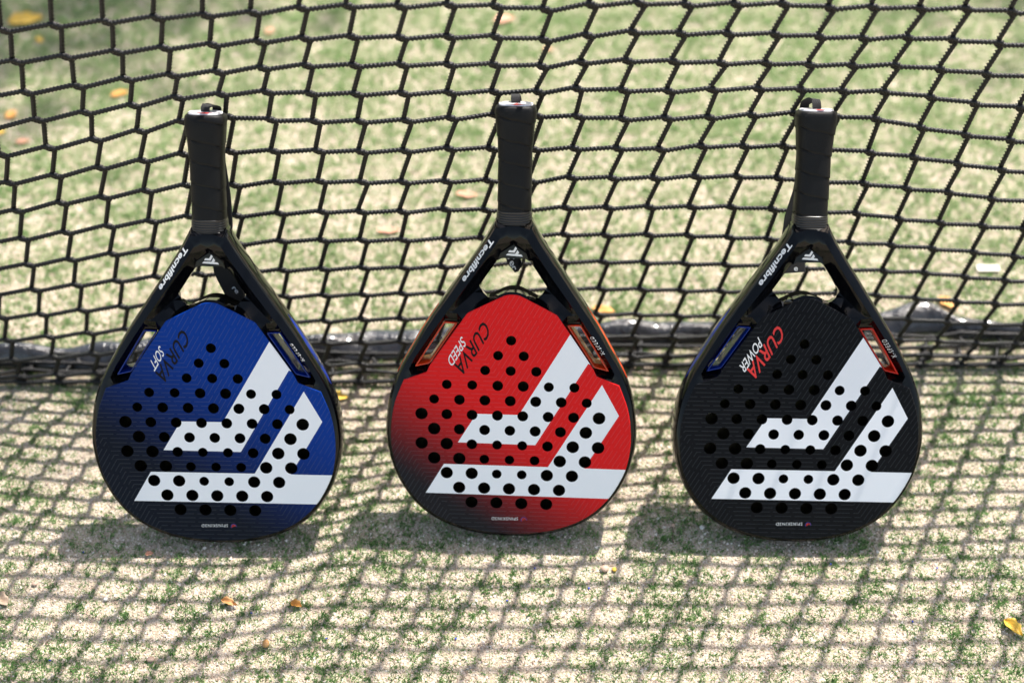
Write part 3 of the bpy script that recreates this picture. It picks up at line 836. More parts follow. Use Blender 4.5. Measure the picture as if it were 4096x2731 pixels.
def build_frame_data():
    pl = Plan()
    n_o = len(outline)
    pl.line(outline, -10.0, True)
    # rounded shoulders: insets of the outline
    for frac, dmax, h in ((0.16, 1.1, -5.6), (0.42, 2.8, -2.6), (0.72, 5.0, -1.3)):
        ring, hs = [], []
        for k, p in enumerate(OUT_R):
            if p[1] > 119:
                continue
            a = Vector(OUT_R[max(0, k - 1)])
            b = Vector(OUT_R[min(len(OUT_R) - 1, k + 1)])
            t = (b - a).normalized()
            nn = Vector((t.y, -t.x))
            if nn.dot(Vector((0 - p[0], -60 - p[1]))) < 0:
                nn = -nn
            if k == len(OUT_R) - 1:
                nn = Vector((0, 1))
            df = seg_dist(p, face_line)
            dd = min(dmax, df * frac)
            ring.append((p[0] + nn.x * dd, p[1] + nn.y * dd))
            hs.append(h)
        pl.line(ring + [(-a, b) for a, b in reversed(ring[:-1])], hs + list(reversed(hs[:-1])))
    pl.line(face_line, -0.7, True)
    # opening edge heights
    oh = []
    for (u, w) in open_line:
        if w > 80:
            oh.append(-9.0)
        elif w > 47 and abs(u) > 16:
            oh.append(-14.5)
        elif abs(u) > 15:
            oh.append(-9.5)
        else:
            oh.append(-1.6)
    pl.line(open_line, oh, True)
    for W_ in (WR, WL):
        pl.line(W_, [-6.5 if q[1] > -20 else -10.5 for q in W_], True)
    # crest of each arm
    o, h = lerp_line([(5.5, 117, -2.0), (19, 96, 0.6), (40.8, 63.5, 1.0), (62.5, 33, 1.0), (79, 9, 0.6), (98.5, -21, 0.0), (106.5, -37, -0.6)])
    both(pl, o, h)
    # second soft crease just inside it
    o, h = lerp_line([(16.8, 92, -2.6), (37.5, 61, -3.0), (56, 34, -3.2), (60, 28.5, -2.2)])
    both(pl, o, h)
    # throat panel
    pl.line([(-14, 92), (-9, 99), (0, 103), (9, 99), (14, 92)], [-4.5, -2.8, -2.2, -2.8, -4.5])
    pl.line([(-13, 88), (0, 97), (13, 88)], [-8.4, -8.0, -8.4])
    pl.line([(-6, 110), (0, 111), (6, 110)], [-1.2, -1.0, -1.2])
    # saddle facet between the throat opening and the printed face
    o, h = lerp_line([(26.6, 43.6, -10.0), (45.0, 29.3, -1.0), (57.2, 30.6, -3.2), (35.2, 50.2, -14.0)], 5)
    both(pl, o, h)
    # ledges above and below the side window
    o, h = lerp_line([(50.5, 26.5, -1.0), (60.5, 27.0, -1.6)], 5)
    both(pl, o, h)
    o, h = lerp_line([(55.5, 19.0, -5.8), (67.5, 19.6, -5.8)], 4)
    both(pl, o, h)
    o, h = lerp_line([(87.4, -35.6, -1.6), (102.0, -40.4, -1.6)], 4)
    both(pl, o, h)

    def ok(c):
        return inside(c, outline) and not inside(c, face_line) and not inside(c, open_line) and not inside(c, WR) and not inside(c, WL)
    return pl.solve(ok)


def local(u, w, n_):
    return ((u) / 1000.0, (w - W0) / 1000.0, (n_ - N0) / 1000.0)


FV, FH, FT = build_frame_data()
used = sorted({i for t in FT for i in t})
ren = {a: b for b, a in enumerate(used)}
fv = [local(FV[i][0], FV[i][1], FH[i]) for i in used]
nb = len(fv)
fv += [local(FV[i][0], FV[i][1] - (4.5 * max(0.0, 1 - seg_dist(FV[i], open_line) / 3.0) if FV[i][1] < 52.5 and abs(FV[i][0]) < 36 and FV[i][1] > 38 else 0.0), -38.0 - FH[i]) for i in used]
ff = [tuple(ren[i] for i in t) for t in FT]
edge = {}
for t in ff:
    for a, b in ((t[0], t[1]), (t[1], t[2]), (t[2], t[0])):
        edge[(a, b)] = 1
bnd = [(a, b) for (a, b) in edge if (b, a) not in edge]
ff2 = list(ff) + [(a + nb, c + nb, b + nb) for a, b, c in ff] + [(b, a, a + nb, b + nb) for a, b in bnd]
frame_mesh = bpy.data.meshes.new('frame')
frame_mesh.from_pydata(fv, [], ff2)
frame_mesh.materials.append(M['frame'])
_tmp = bpy.data.objects.new('tmp', frame_mesh)
sharp_by_angle(_tmp, 24)
bpy.data.objects.remove(_tmp)
FRAME_BVH = BVHTree.FromPolygons([Vector(v) for v in fv], ff2)


def frame_h(x, y):
    hit = FRAME_BVH.ray_cast(Vector((x, y, 0.2)), Vector((0, 0, -1)))
    return hit[0].z if hit[0] is not None else 0.019


# hole pattern
SA, SB = 26.0, 16.1
HN = [1, 2, 3, 6, 7, 8, 7, 8, 7, 6, 5, 4]
HS = [0, -.5, -1, -2.5, -3, -3.5, -3, -3.5, -3, -2.5, -2, -1.5]
HR = [[59], [58, 59], [58, 59, 60], [58, 58, 63, 65, 59, 59], [58, 63, 64, 65, 65, 64, 59], [74, 64, 64, 64, 64, 64, 64, 75], [75, 65, 64, 63, 65, 65, 75], [75, 75, 63, 58, 59, 64, 75, 75], [75, 75, 58, 57, 59, 75, 75], [74, 74, 58, 58, 74, 74], [74] * 5, [74] * 4]
holes = []
for r_ in range(12):
    for c_ in range(HN[r_]):
        holes.append(((HS[r_] + c_) * SA - 0.7, -r_ * SB, HR[r_][c_] / 2.9037 / 3.968))
WHITE = [
    [(58.6, 8.6), (79.5, -23.4), (78.2, -22.3), (25.7, -111.7), (-54.2, -111.0), (-35.2, -79.2), (8.3, -79.2)],
    [(92.2, -44.6), (110.5, -77.2), (76.6, -135.8), (140.0, -136.2), (130.0, -169.0), (-87.7, -168.1), (-68.6, -135.2), (39.2, -135.5)],
]
WHITE[0] = [(58.4, 7.6), (62, 14), (92, -30), (77.6, -22.2), (25.7, -111.7), (-54.2, -111.0), (-35.2, -79.2), (8.3, -79.2)]


def build_face_data():
    pl = Plan()
    pl.line(face_line, -0.55, True)
    ring = []
    m_ = len(face_line)
    for k, p in enumerate(face_line):
        a = Vector(face_line[k - 1])
        b = Vector(face_line[(k + 1) % m_])
        t = (b - a).normalized()
        nn = Vector((t.y, -t.x))
        c = (p[0] + nn.x * 0.7, p[1] + nn.y * 0.7)
        if not inside(c, face_line):
            c = (p[0] - nn.x * 0.7, p[1] - nn.y * 0.7)
        ring.append(c)
    pl.line(ring, 0.0, True)
    circ = []
    for (x, y, r__) in holes:
        c = [(x + r__ * math.cos(a * 2 * math.pi / 22), y + r__ * math.sin(a * 2 * math.pi / 22)) for a in range(22)]
        circ.append(c)
        pl.line(c, 0.0, True)
    for w in WHITE:
        pl.line(w, 0.0, True)
    hc = np.array([(x, y) for x, y, _ in holes])
    hr = np.array([r__ for *_, r__ in holes])

    def ok(c):
        if ((hc[:, 0] - c[0]) ** 2 + (hc[:, 1] - c[1]) ** 2 < (hr * 0.985) ** 2).any():
            return False
        return inside(c, face_line)
    v, h, t = pl.solve(ok)
    h = [-0.55 * max(0.0, 1 - seg_dist(p, face_line) / 0.7) if inside(p, face_line) else -0.55 for p in v]
    return v, h, t


CV, CH, CT = build_face_data()
used = sorted({i for t in CT for i in t})
ren = {a: b for b, a in enumerate(used)}
cv_ = [local(CV[i][0], CV[i][1], CH[i]) for i in used]
nb = len(cv_)
cv_ += [local(CV[i][0], CV[i][1], -38.0 - CH[i]) for i in used]
cf = [tuple(ren[i] for i in t) for t in CT]
mi = []
for t in CT:
    c = [(CV[t[0]][k] + CV[t[1]][k] + CV[t[2]][k]) / 3 for k in (0, 1)]
    mi.append(1 if any(inside(c, w) for w in WHITE) else 0)
edge = {}
for t in cf:
    for a, b in ((t[0], t[1]), (t[1], t[2]), (t[2], t[0])):
        edge[(a, b)] = 1
bnd = [(a, b) for (a, b) in edge if (b, a) not in edge]
cf2 = list(cf) + [(a + nb, c + nb, b + nb) for a, b, c in cf] + [(b, a, a + nb, b + nb) for a, b in bnd]
mi2 = mi + mi + [2] * len(bnd)
face_mesh = bpy.data.meshes.new('face')
face_mesh.from_pydata(cv_, [], cf2)
face_mesh.materials.append(M['red'])
face_mesh.materials.append(M['white'])
face_mesh.materials.append(M['hole'])
face_mesh.polygons.foreach_set('material_index', mi2)


# ---- window insert, one side (right); mirrored for the left
def insert_geo(sgn):
    def off(poly, d_):
        m_ = len(poly)
        o = []
        for k in range(m_):
            a, b, c = Vector(poly[k - 1]), Vector(poly[k]), Vector(poly[(k + 1) % m_])
            t1, t2 = (b - a).normalized(), (c - b).normalized()
            n1, n2 = Vector((t1.y, -t1.x)), Vector((t2.y, -t2.x))
            bis = (n1 + n2).normalized()
            o.append(tuple(b + bis * d_ / max(0.3, bis.dot(n1))))
        return o

    def rnd(poly):
        o = []
        m_ = len(poly)
        for k in range(m_):
            a, b, c = Vector(poly[k - 1]), Vector(poly[k]), Vector(poly[(k + 1) % m_])
            q = 2.0
            p1 = b + (a - b).normalized() * q
            p2 = b + (c - b).normalized() * q
            for t in (0, 0.33, 0.67, 1):
                o.append(tuple((1 - t) ** 2 * p1 + 2 * t * (1 - t) * b + t * t * p2))
        return o
    base_ = rnd(WIN_G)
    area = sum(base_[k - 1][0] * base_[k][1] - base_[k][0] * base_[k - 1][1] for k in range(len(base_)))
    s_in = 1 if area < 0 else -1
    rings = [(0.15, -7.5), (0.15, -5.2), (0.5, -4.5), (1.25, -4.5), (1.6, -5.1), (1.9, -19), (1.9, -33)]
    V_, F_ = [], []
    for d_, h in rings:
        for p in off(base_, s_in * d_):
            V_.append(local(sgn * p[0], p[1], h))
    m_ = len(base_)
    for r__ in range(len(rings) - 1):
        for k in range(m_):
            a, b = r__ * m_ + k, r__ * m_ + (k + 1) % m_
            F_.append((a, b, b + m_, a + m_))
    return V_, F_


# ---- coloured lens let into the outer side of an arm
def side_strip_geo(sgn):
    seg = [p for p in OUT_R if -43.5 < p[1] < 33]
    V_, F_ = [], []
    m_ = len(seg)
    for k, p in enumerate(seg):
        a, b = Vector(seg[max(0, k - 1)]), Vector(seg[min(m_ - 1, k + 1)])
        t = (b - a).normalized()
        nn = Vector((-t.y, t.x))
        if nn.x < 0:
            nn = -nn
        f = k / (m_ - 1)
        hw = 6.6 * math.sin(math.pi * min(1, max(0, f))) ** 0.55 + 0.05
        for q, (zz, oo) in enumerate(((1, 0.0), (0.85, 0.45), (0, 0.75), (-0.85, 0.45), (-1, 0.0))):
            V_.append(local(sgn * (p[0] + nn.x * oo), p[1] + nn.y * oo, -19 + hw * zz))
    for k in range(m_ - 1):
        for q in range(4):
            a = k * 5 + q
            F_.append((a, a + 1, a + 6, a + 5))
    return V_, F_


# ---- lettering
def text_mesh(body, bold=0.0, res=3, space=1.0, cuts=0):
    cu = bpy.data.curves.new('text', 'FONT')
    cu.body = body
    cu.resolution_u = res
    cu.offset = bold
    cu.space_character = space
    ob = bpy.data.objects.new('text', cu)
    COL.objects.link(ob)
    dg = bpy.context.evaluated_depsgraph_get()
    dg.update()
    me = bpy.data.meshes.new_from_object(ob.evaluated_get(dg))
    if cuts:
        bm = bmesh.new()
        bm.from_mesh(me)
        bmesh.ops.subdivide_edges(bm, edges=bm.edges, cuts=cuts, use_grid_fill=True)
        bmesh.ops.triangulate(bm, faces=bm.faces)
        bm.to_mesh(me)
        bm.free()
    v = [(p.co.x, p.co.y) for p in me.vertices]
    f = [tuple(p.vertices) for p in me.polygons]
    bpy.data.objects.remove(ob)
    bpy.data.curves.remove(cu)
    bpy.data.meshes.remove(me)
    a = np.array(v)
    lo, hi = a.min(0), a.max(0)
    return (a - lo) / (hi - lo), f


def lettering(body, aff, material, parent, on='face', lift=0.12, bold=0.0, name='lettering', space=1.0, dxy=(0, 0)):
    a, f = text_mesh(body, bold, space=space, cuts=2 if on == 'frame' else 0)
    p0, p1, p2 = [Vector(p) + Vector(dxy) for p in aff]
    V_ = []
    for s__, t in a:
        p = p0 + (p1 - p0) * s__ + (p2 - p0) * t
        l = local(p.x, p.y, 0)
        z = l[2] if on == 'face' else frame_h(l[0], l[1])
        V_.append((l[0], l[1], z + lift / 1000))
    return mesh_obj(name, V_, f, material, parent)


TX = {"CURVA":[[-28.6,22.0],[-58.6,-27.0],[-21.1,7.3]],"SPEED":[[-50.8,3.8],[-65.4,-21.3],[-46.0,-5.2]],"SOFT":[[-52.6,2.5],[-63.6,-16.0],[-47.9,-7.6]],"POWER":[[-48.5,7.2],[-66.1,-23.7],[-43.4,-2.0]],"Tecnifibre":[[-22.7,105.9],[-51.0,62.5],[-19.0,101.3]],"XSPEED":[[94.2,-11.5],[81.5,7.0],[90.8,-14.0]],"SPIN":[[9.1,-192.8],[-18.5,-193.4],[9.1,-196.2]]}
LOGO = [[[2.0,95.2],[3.6,93.3],[1.1,88.9],[-5.3,89.2],[-4.1,91.4],[-0.2,91.2]],[[3.9,91.8],[5.7,89.4],[4.7,87.5],[8.1,87.2],[9.4,85.0],[-7.4,86.1],[-5.9,87.9],[1.8,87.7]]]


def poly_on_frame(name, polys, material, parent, lift=0.3):
    V_, F_ = [], []
    for P_ in polys:
        pl = Plan()
        pl.line(P_, 0, True)
        v, h, t = pl.solve(lambda c: inside(c, P_))
        k = len(V_)
        for p in v:
            l = local(p[0], p[1], 0)
            V_.append((l[0], l[1], frame_h(l[0], l[1]) + lift / 1000))
        F_ += [tuple(i + k for i in q) for q in t]
    return mesh_obj(name, V_, F_, material, parent)


# ---- grip, collar, cap
def superring(w_, d_, z, cx=0, cn=-19, k=24, e=3.2):
    o = []
    for q in range(k):
        a = 2 * math.pi * (q + 0.5) / k
        c, s_ = math.cos(a), math.sin(a)
        u = w_ / 2 * math.copysign(abs(c) ** (2 / e), c)
        n_ = d_ / 2 * math.copysign(abs(s_) ** (2 / e), s_)
        o.append((cx + u, z, cn + n_))
    return o


def loft(name, rings, material, parent, cap0=False, cap1=False, smooth=True):
    V_, F_ = [], []
    for r__ in rings:
        V_ += [local(*p) for p in r__]
    k = len(rings[0])
    for r__ in range(len(rings) - 1):
        for q in range(k):
            a, b = r__ * k + q, r__ * k + (q + 1) % k
            F_.append((a, b, b + k, a + k))
    if cap0:
        F_.append(tuple(range(k)))
    if cap1:
        F_.append(tuple(range((len(rings) - 1) * k, len(rings) * k)))
    o = mesh_obj(name, V_, F_, material, parent, smooth)
    sharp_by_angle(o, 42)
    return o


def grip_rings(phase):
    rings = []
    z = 126.0
    K = 72
    while z <= 229.6:
        f = max(0.0, (z - 186) / 44)
        wd = 33.0 + 8.0 * (f ** 1.35 if f > 0 else 0)
        dp = 29.0 + 6.5 * (f ** 1.35 if f > 0 else 0)
        if z > 222:
            g = (z - 222) / 8
            wd -= 1.0 * g * g
            dp -= 1.0 * g * g
        ring = []
        for (u, w, n_), q in zip(superring(wd, dp, z, k=K), range(K)):
            a = 2 * math.pi * (q + 0.5) / K
            s_ = ((z + phase + 9.0 * math.cos(a) + 3.422 * a) / 21.5) % 1.0
            dd = 1 + 0.036 * (1 - s_) - (0.06 if s_ < 0.05 else 0)
            ring.append((u * dd, w, -19 + (n_ + 19) * dd))
        rings.append(ring)
        z += 0.9
    z1 = rings[-1][0][1]
    for (dz, k) in ((2.2, 0.975), (3.8, 0.93), (4.8, 0.86), (5.0, 0.80)):
        rings.append([(u * k, z1 + dz, -19 + (n_ + 19) * k) for (u, w, n_) in rings[-1 if dz == 2.2 else -1 - int(0)]] if False else
                     [(u * k, z1 + dz, -19 + (n_ + 19) * k) for (u, w, n_) in grip_last(rings, z1)])
    return rings


def grip_last(rings, z1):
    for r__ in reversed(rings):
        if abs(r__[0][1] - z1) < 1e-6:
            return r__


def collar_rings():
    rings = []
    prof = [(116.5, 0.2), (117.0, 1.0), (118.2, 1.2)]
    z = 118.8
    for q in range(4):
        prof += [(z, 0.35), (z + 0.5, 1.1), (z + 1.2, 1.3), (z + 1.9, 1.1), (z + 2.3, 0.35)]
        z += 2.45
    prof += [(z + 0.2, 0.8), (z + 1.6, 0.9), (z + 2.0, 0.2)]
    for zz, o in prof:
        tpr = (zz - 116.5) / 13.0
        rings.append(superring(35.0 - 1.2 * tpr + o * 1.1, 31.0 - 1.2 * tpr + o * 1.1, zz - 1.2 * 0, k=48, e=3.0))
    return rings


def ribbon(name, pts, material, parent, thick=1.5):
    """pts: (u,w,n,width,twist degrees)"""
    P_ = np.array([p[:3] for p in pts], float)
    q, s = resample(P_ / 1000.0, 0.0025)
    q *= 1000
    seg = np.r_[0, np.cumsum(np.linalg.norm(np.diff(P_, axis=0), axis=1))] / 1000
    seg = seg / seg[-1] * s[-1]
    wd = np.interp(s, seg, [p[3] for p in pts])
    tw = np.interp(s, seg, [p[4] for p in pts])
    tg = np.gradient(q, axis=0)
    tg /= np.linalg.norm(tg, axis=1)[:, None] + 1e-9
    V_, F_ = [], []
    for k in range(len(q)):
        t = Vector(tg[k])
        a = Vector((1, 0, 0))
        a = (a - t * a.dot(t)).normalized() if abs(t.x) < 0.98 else Vector((0, 1, 0))
        a = Quaternion(t, R(tw[k])) @ a
        b = t.cross(a)
        c = Vector(q[k])
        for (x_, y_) in ((-1, -1), (-0.9, 1), (0.9, 1), (1, -1)):
            V_.append(local(*(c + a * x_ * wd[k] / 2 + b * y_ * thick / 2)))
    m_ = len(q)
    for k in range(m_ - 1):
        for z in range(4):
            a_, b_ = k * 4 + z, k * 4 + (z + 1) % 4
            F_.append((a_, b_, b_ + 4, a_ + 4))
    F_.append((0, 1, 2, 3))
    F_.append(tuple(range(m_ * 4 - 4, m_ * 4)))
    o = mesh_obj(name, V_, F_, material, parent, True)
    sharp_by_angle(o, 50)
    return o


RK = {"blue":[[-0.30418,0.08035,0.20058],[[0.99983,0.018262,0.00253],[-0.007021,0.504023,-0.863662],[-0.017047,0.863497,0.504066]],1.0],"red":[[-0.00018,0.0893,0.20213],[[0.998936,0.013882,-0.043973],[-0.045024,0.499565,-0.865105],[0.009958,0.866165,0.499659]],1.0078],"black":[[0.29894,0.09006,0.19598],[[0.999862,0.013717,-0.009321],[-0.01529,0.544743,-0.838464],[-0.006424,0.838491,0.544878]],1.0]}

STRAPS = {
    'blue': dict(loop=[(2, 232, -19, 9, 0), (0, 238, -18, 9, 0), (1, 241.5, -20, 9, 8), (5, 241.5, -27, 9, 14), (8, 238, -36, 9, 10), (6, 225, -41.5, 10, 0)],
                 hang=[(6, 228, -40, 10, 0), (8, 190, -40, 10, 0), (12, 150, -41, 11, 10), (12, 118, -42, 14, 25), (5, 95, -42, 20, 10), (8, 70, -42, 24, 8), (16, 48, -43, 24, 20), (20, 28, -44, 22, 25)],
                 text=('re', [(14.5, 52), (19.5, 46), (17.5, 54.5)])),
    'red': dict(loop=[(1, 232, -19, 9, 0), (-0.5, 239, -17.5, 9, 0), (-0.5, 243, -20, 9, 0), (-1, 243, -28, 9, 0), (0, 238, -37, 9, 0), (1, 225, -41, 10, 0)],
                hang=[(1, 228, -40, 10, 0), (2, 190, -40, 10, 0), (0, 150, -41, 11, 0), (-6, 112, -40, 14, -10), (-5, 92, -36, 15, -20), (-1, 76, -34, 15, -35), (5, 66.5, -36, 14, -60), (9, 72, -41, 13, -95), (12, 88, -43, 13, -120), (12, 112, -43, 12, -140), (8, 130, -42, 10, -170)],
                text=('Tec', [(-8.0, 80.5), (-1.5, 64.5), (-2.5, 83)])),
    'black': dict(loop=[(1, 232, -19, 8, 0), (-0.5, 239, -17.5, 9, 0), (-1, 244.5, -20, 9, 12), (-4, 244.5, -26, 9, 14), (-9, 240, -34, 9, 8), (-8, 225, -41, 10, 0)],
                  hang=[(-5, 228, -40, 10, 0), (-5, 190, -40, 10, 0), (-9, 150, -41, 11, 0), (-15, 124, -42, 12, 0), (-14, 100, -42, 18, 0), (-8, 76, -42, 22, 0), (-7, 66, -41, 22, 0)],
                  text=('e', [(-8.5, 68), (-4.5, 68), (-8.5, 72)])),
}

SPEC = {
    'blue': dict(face='blue', ins=('ins_blue', 'ins_blue'), main=('CURVA', 'ink_black'), sub='SOFT', ph=3,
                 label='padel racket with blue face, leftmost of the three leaning on the net'),
    'red': dict(face='red', ins=('ins_orange', 'ins_orange'), main=('CURVA', 'ink_black'), sub='SPEED', ph=11,
                label='padel racket with red face and orange side windows, in the middle'),
    'black': dict(face='black', ins=('ins_blue', 'ins_red'), main=('CURVA', 'ink_red'), sub='POWER', ph=17,
                  label='padel racket with black face, red lettering and one blue window, on the right'),
}


def arc(cx, cy, r0, r1, a0, a1):
    m_ = 8
    o = [(cx + r1 * math.cos(R(a0 + (a1 - a0) * k / m_)), cy + r1 * math.sin(R(a0 + (a1 - a0) * k / m_))) for k in range(m_ + 1)]
    o += [(cx + r0 * math.cos(R(a1 + (a0 - a1) * k / m_)), cy + r0 * math.sin(R(a1 + (a0 - a1) * k / m_))) for k in range(m_ + 1)]
    return o


def flat_poly(name, poly, material, parent, lift=0.12):
    V_ = [(*local(p[0], p[1], 0)[:2], local(0, 0, lift)[2]) for p in poly]
    m_ = len(V_) // 2
    F_ = [(k, k + 1, len(V_) - 2 - k, len(V_) - 1 - k) for k in range(m_ - 1)]
    return mesh_obj(name, V_, F_, material, parent)


for key in ('blue', 'red', 'black'):
    sp = SPEC[key]
    org, rot, scl = RK[key]
    Rm = Matrix(rot)
    base_pt = Vector(org) + Rm @ (Vector((0, W0, N0)) / 1000.0 * scl)
    rk = thing('padel_racket', sp['label'], 'padel racket', group='padel rackets standing on the turf against the net')
    rk.matrix_world = Matrix.Translation(base_pt) @ Rm.to_4x4() @ Matrix.Scale(scl, 4)
    fr = link(bpy.data.objects.new('frame', frame_mesh), rk)
    fm = face_mesh.copy() if key != 'red' else face_mesh
    fm.materials[0] = M[sp['face']]
    fc = link(bpy.data.objects.new('face', fm), rk)
    if key == 'blue':
        fc['label'] = 'blue face with white chevron bands and round holes, dark towards lower left'
    elif key == 'red':
        fc['label'] = 'red face with white chevron bands and round holes, dark towards lower left'
    else:
        fc['label'] = 'matt black face with white chevron bands and raised dashes'
    for sgn, mk in ((-1, sp['ins'][0]), (1, sp['ins'][1])):
        V_, F_ = insert_geo(sgn)
        o = mesh_obj('window_insert', V_, F_, M[mk], rk, True)
        sharp_by_angle(o, 40)
        V_, F_ = side_strip_geo(sgn)
        o = mesh_obj('side_strip', V_, F_, M[mk], rk, True)
        sharp_by_angle(o, 60)
    # prints
    lettering(sp['main'][0], TX['CURVA'], M[sp['main'][1]], fc, bold=0.012, lift=0.10)
    lettering(sp['sub'], TX[sp['sub']], M['ink_white'], fc, lift=0.17, bold=0.008)
    lettering('SPINSKIN3D', TX['SPIN'], M['ink_white'], fc, lift=0.12, space=1.2)
    for k, (r0_, mk) in enumerate(((0.7, 'ink_red'), (1.7, 'ink_red'), (2.7, 'ink_blue'))):
        flat_poly('emblem', arc(15.2, -195.6, r0_, r0_ + 0.45, 20 - k * 15, 215), M[mk], fc)
    lettering('Tecnifibre', TX['Tecnifibre'], M['ink_white'], fr, on='frame', lift=0.35, bold=0.03)
    lettering('X-SPEED', TX['XSPEED'], M['ink_white'], fr, on='frame', lift=0.35, bold=0.0, space=1.35)
    poly_on_frame('logo', LOGO, M['ink_white'], fr)
    # handle
    loft('collar', collar_rings(), M['collar'], rk, True, True)
    loft('grip', grip_rings(sp['ph']), M['grip'], rk, True, False)
    cap = loft('butt_cap', [superring(34, 28, 231.5, k=40, e=2.4), superring(33.4, 27.4, 235.4, k=40, e=2.4), superring(32.4, 26.4, 235.9, k=40, e=2.4)], M['cap_white'], rk, True, True)
    # red mark printed on the cap
    zc = 236.05
    V_ = [local(a, zc, b) for a, b in ((-7, -8.5), (-3.2, -8.5), (1.0, -14.5), (6.5, -8.5), (9.5, -8.5), (2.0, -3.6), (1.0, -3.6))]
    mesh_obj('logo', V_, [(0, 1, 2, 6), (2, 3, 4, 5, 6)], M['ink_red'], cap)
    st = STRAPS[key]
    s1 = ribbon('wrist_strap', st['loop'], M['strap'], rk)
    s2 = ribbon('strap_loop', st['hang'], M['strap'], s1)
    a, f = text_mesh(st['text'][0], 0.02)
    p0, p1, p2 = [Vector(p) for p in st['text'][1]]
    V_ = [local(*(p0 + (p1 - p0) * s__ + (p2 - p0) * t), -33.5 if key == 'red' else -39.0) for s__, t in a]
    tm = mesh_obj('lettering', V_, f, M['ink_white'], s1)
    # lay the letters on the strap
    bv = BVHTree.FromPolygons([v.co.copy() for v in s2.data.vertices], [tuple(p.vertices) for p in s2.data.polygons])
    for v in tm.data.vertices:
        h_ = bv.ray_cast(Vector((v.co.x, v.co.y, 0.05)), Vector((0, 0, -1)))
        if h_[0] is not None:
            v.co.z = h_[0].z + 0.0003

# ------------------------------------------------------------------ litter on the turf
def leaf_obj(name, loc, size, rz, material, label, cat, shape='leaf', curl=0.25, aspect=0.5, group=None, tilt=0.0):
    """curled dry leaf: a bent sheet with a midrib fold and uneven edge"""
    V_, F_ = [], []
    m_, q_ = 13, 7
    sd = random.Random(hash(label) % 9999 if False else len(label) * 7 + int(abs(loc[0]) * 1000))
    ph = sd.random() * 6
    top, bot = [], []
    for i in range(m_):
        t = i / (m_ - 1)
        wd = math.sin(math.pi * t ** 0.8) ** 0.75 * (1 + 0.14 * math.sin(t * 17 + ph)) * aspect / 2
        for j in range(q_):
            s__ = j / (q_ - 1) * 2 - 1
            x = (t - 0.5)
            y = s__ * wd + 0.03 * math.sin(t * 9 + ph)
            z = curl * (0.55 * abs(s__) ** 1.5 * wd * 2 + 0.35 * (t - 0.5) ** 2 + 0.05 * math.sin(t * 8 + s__ * 3 + ph)) + 0.03
            top.append((x * size, y * size, z * size))
    th = 0.0005
    V_ = top + [(x, y, z - th) for x, y, z in top]
    k = len(top)
    for i in range(m_ - 1):
        for j in range(q_ - 1):
            a = i * q_ + j
            F_.append((a, a + q_, a + q_ + 1, a + 1))
            F_.append((a + k, a + 1 + k, a + q_ + 1 + k, a + q_ + k))
    bd = [j for j in range(q_)] + [i * q_ + q_ - 1 for i in range(1, m_)] + [(m_ - 1) * q_ + j for j in range(q_ - 2, -1, -1)] + [i * q_ for i in range(m_ - 2, 0, -1)]
    for a, b in zip(bd, bd[1:] + bd[:1]):
        F_.append((a, b, b + k, a + k))
    o = mesh_obj(name, V_, F_, material, None, True)
    o.location = (loc[0], loc[1], 0.0025)
    o.rotation_euler = (tilt, 0, rz)
    tag(o, label, cat, group)
    return o


def pebble(name, loc, size, material, label, cat='pebble', flat=0.6, group=None):
    bm = bmesh.new()
    bmesh.ops.create_icosphere(bm, subdivisions=2, radius=size / 2)
    sd = random.Random(int(abs(loc[0] * 7919 + loc[1] * 1543) * 100))
    a = [sd.uniform(0.75, 1.25) for _ in range(3)]
    ph = sd.random() * 6
    for v in bm.verts:
        c = v.co
        f = 1 + 0.12 * math.sin(c.x * 2.6 / size * 2 + ph) + 0.10 * math.sin(c.y * 3.1 / size * 2 + ph * 2)
        v.co = Vector((c.x * a[0] * f, c.y * a[1] * f, c.z * flat * f))
    me = bpy.data.meshes.new(name)
    bm.to_mesh(me)
    bm.free()
    me.materials.append(material)
    me.polygons.foreach_set('use_smooth', [True] * len(me.polygons))
    o = link(bpy.data.objects.new(name, me))
    o.location = (loc[0], loc[1], size * flat * 0.42 + 0.001)
    tag(o, label, cat, group)
    return o


def twig(loc, length, rz, label):
    q, s = resample(np.array([(-0.5, 0, 0.2), (-0.15, 0.04, 0.22), (0.2, -0.03, 0.25), (0.5, 0.03, 0.2)]) * length, length / 14)
    V_, F_ = [], []
    K = 6
    for i, p in enumerate(q):
        r__ = 0.0007 * (1 - 0.5 * i / len(q)) + 0.0002 * math.sin(i * 2.1)
        for k in range(K):
            a = 2 * math.pi * k / K
            V_.append((p[0], p[1] + r__ * math.cos(a), 0.002 + r__ * math.sin(a)))
    for i in range(len(q) - 1):
        for k in range(K):
            F_.append((i * K + k, i * K + (k + 1) % K, (i + 1) * K + (k + 1) % K, (i + 1) * K + k))
    F_.append(tuple(range(K)))
    F_.append(tuple(range(len(V_) - K, len(V_))))
    o = mesh_obj('twig', V_, F_, M['twig'], None, True)
    o.location = (loc[0], loc[1], 0)
    o.rotation_euler = (0, 0, rz)
    tag(o, label, 'twig')
    return o


def leaf_mat(name, c0, c1):
    m = mat(name, c0, 0.55)
    t = NT(m)
    co = t.coords()
    t.l(t.ramp(t.noise(co, 160, 4, 0.6), [(0.3, c0), (0.7, c1)]), t.p.inputs['Base Color'])
    t.bump(t.noise(co, 400, 3), 0.5, 0.001)
    return m


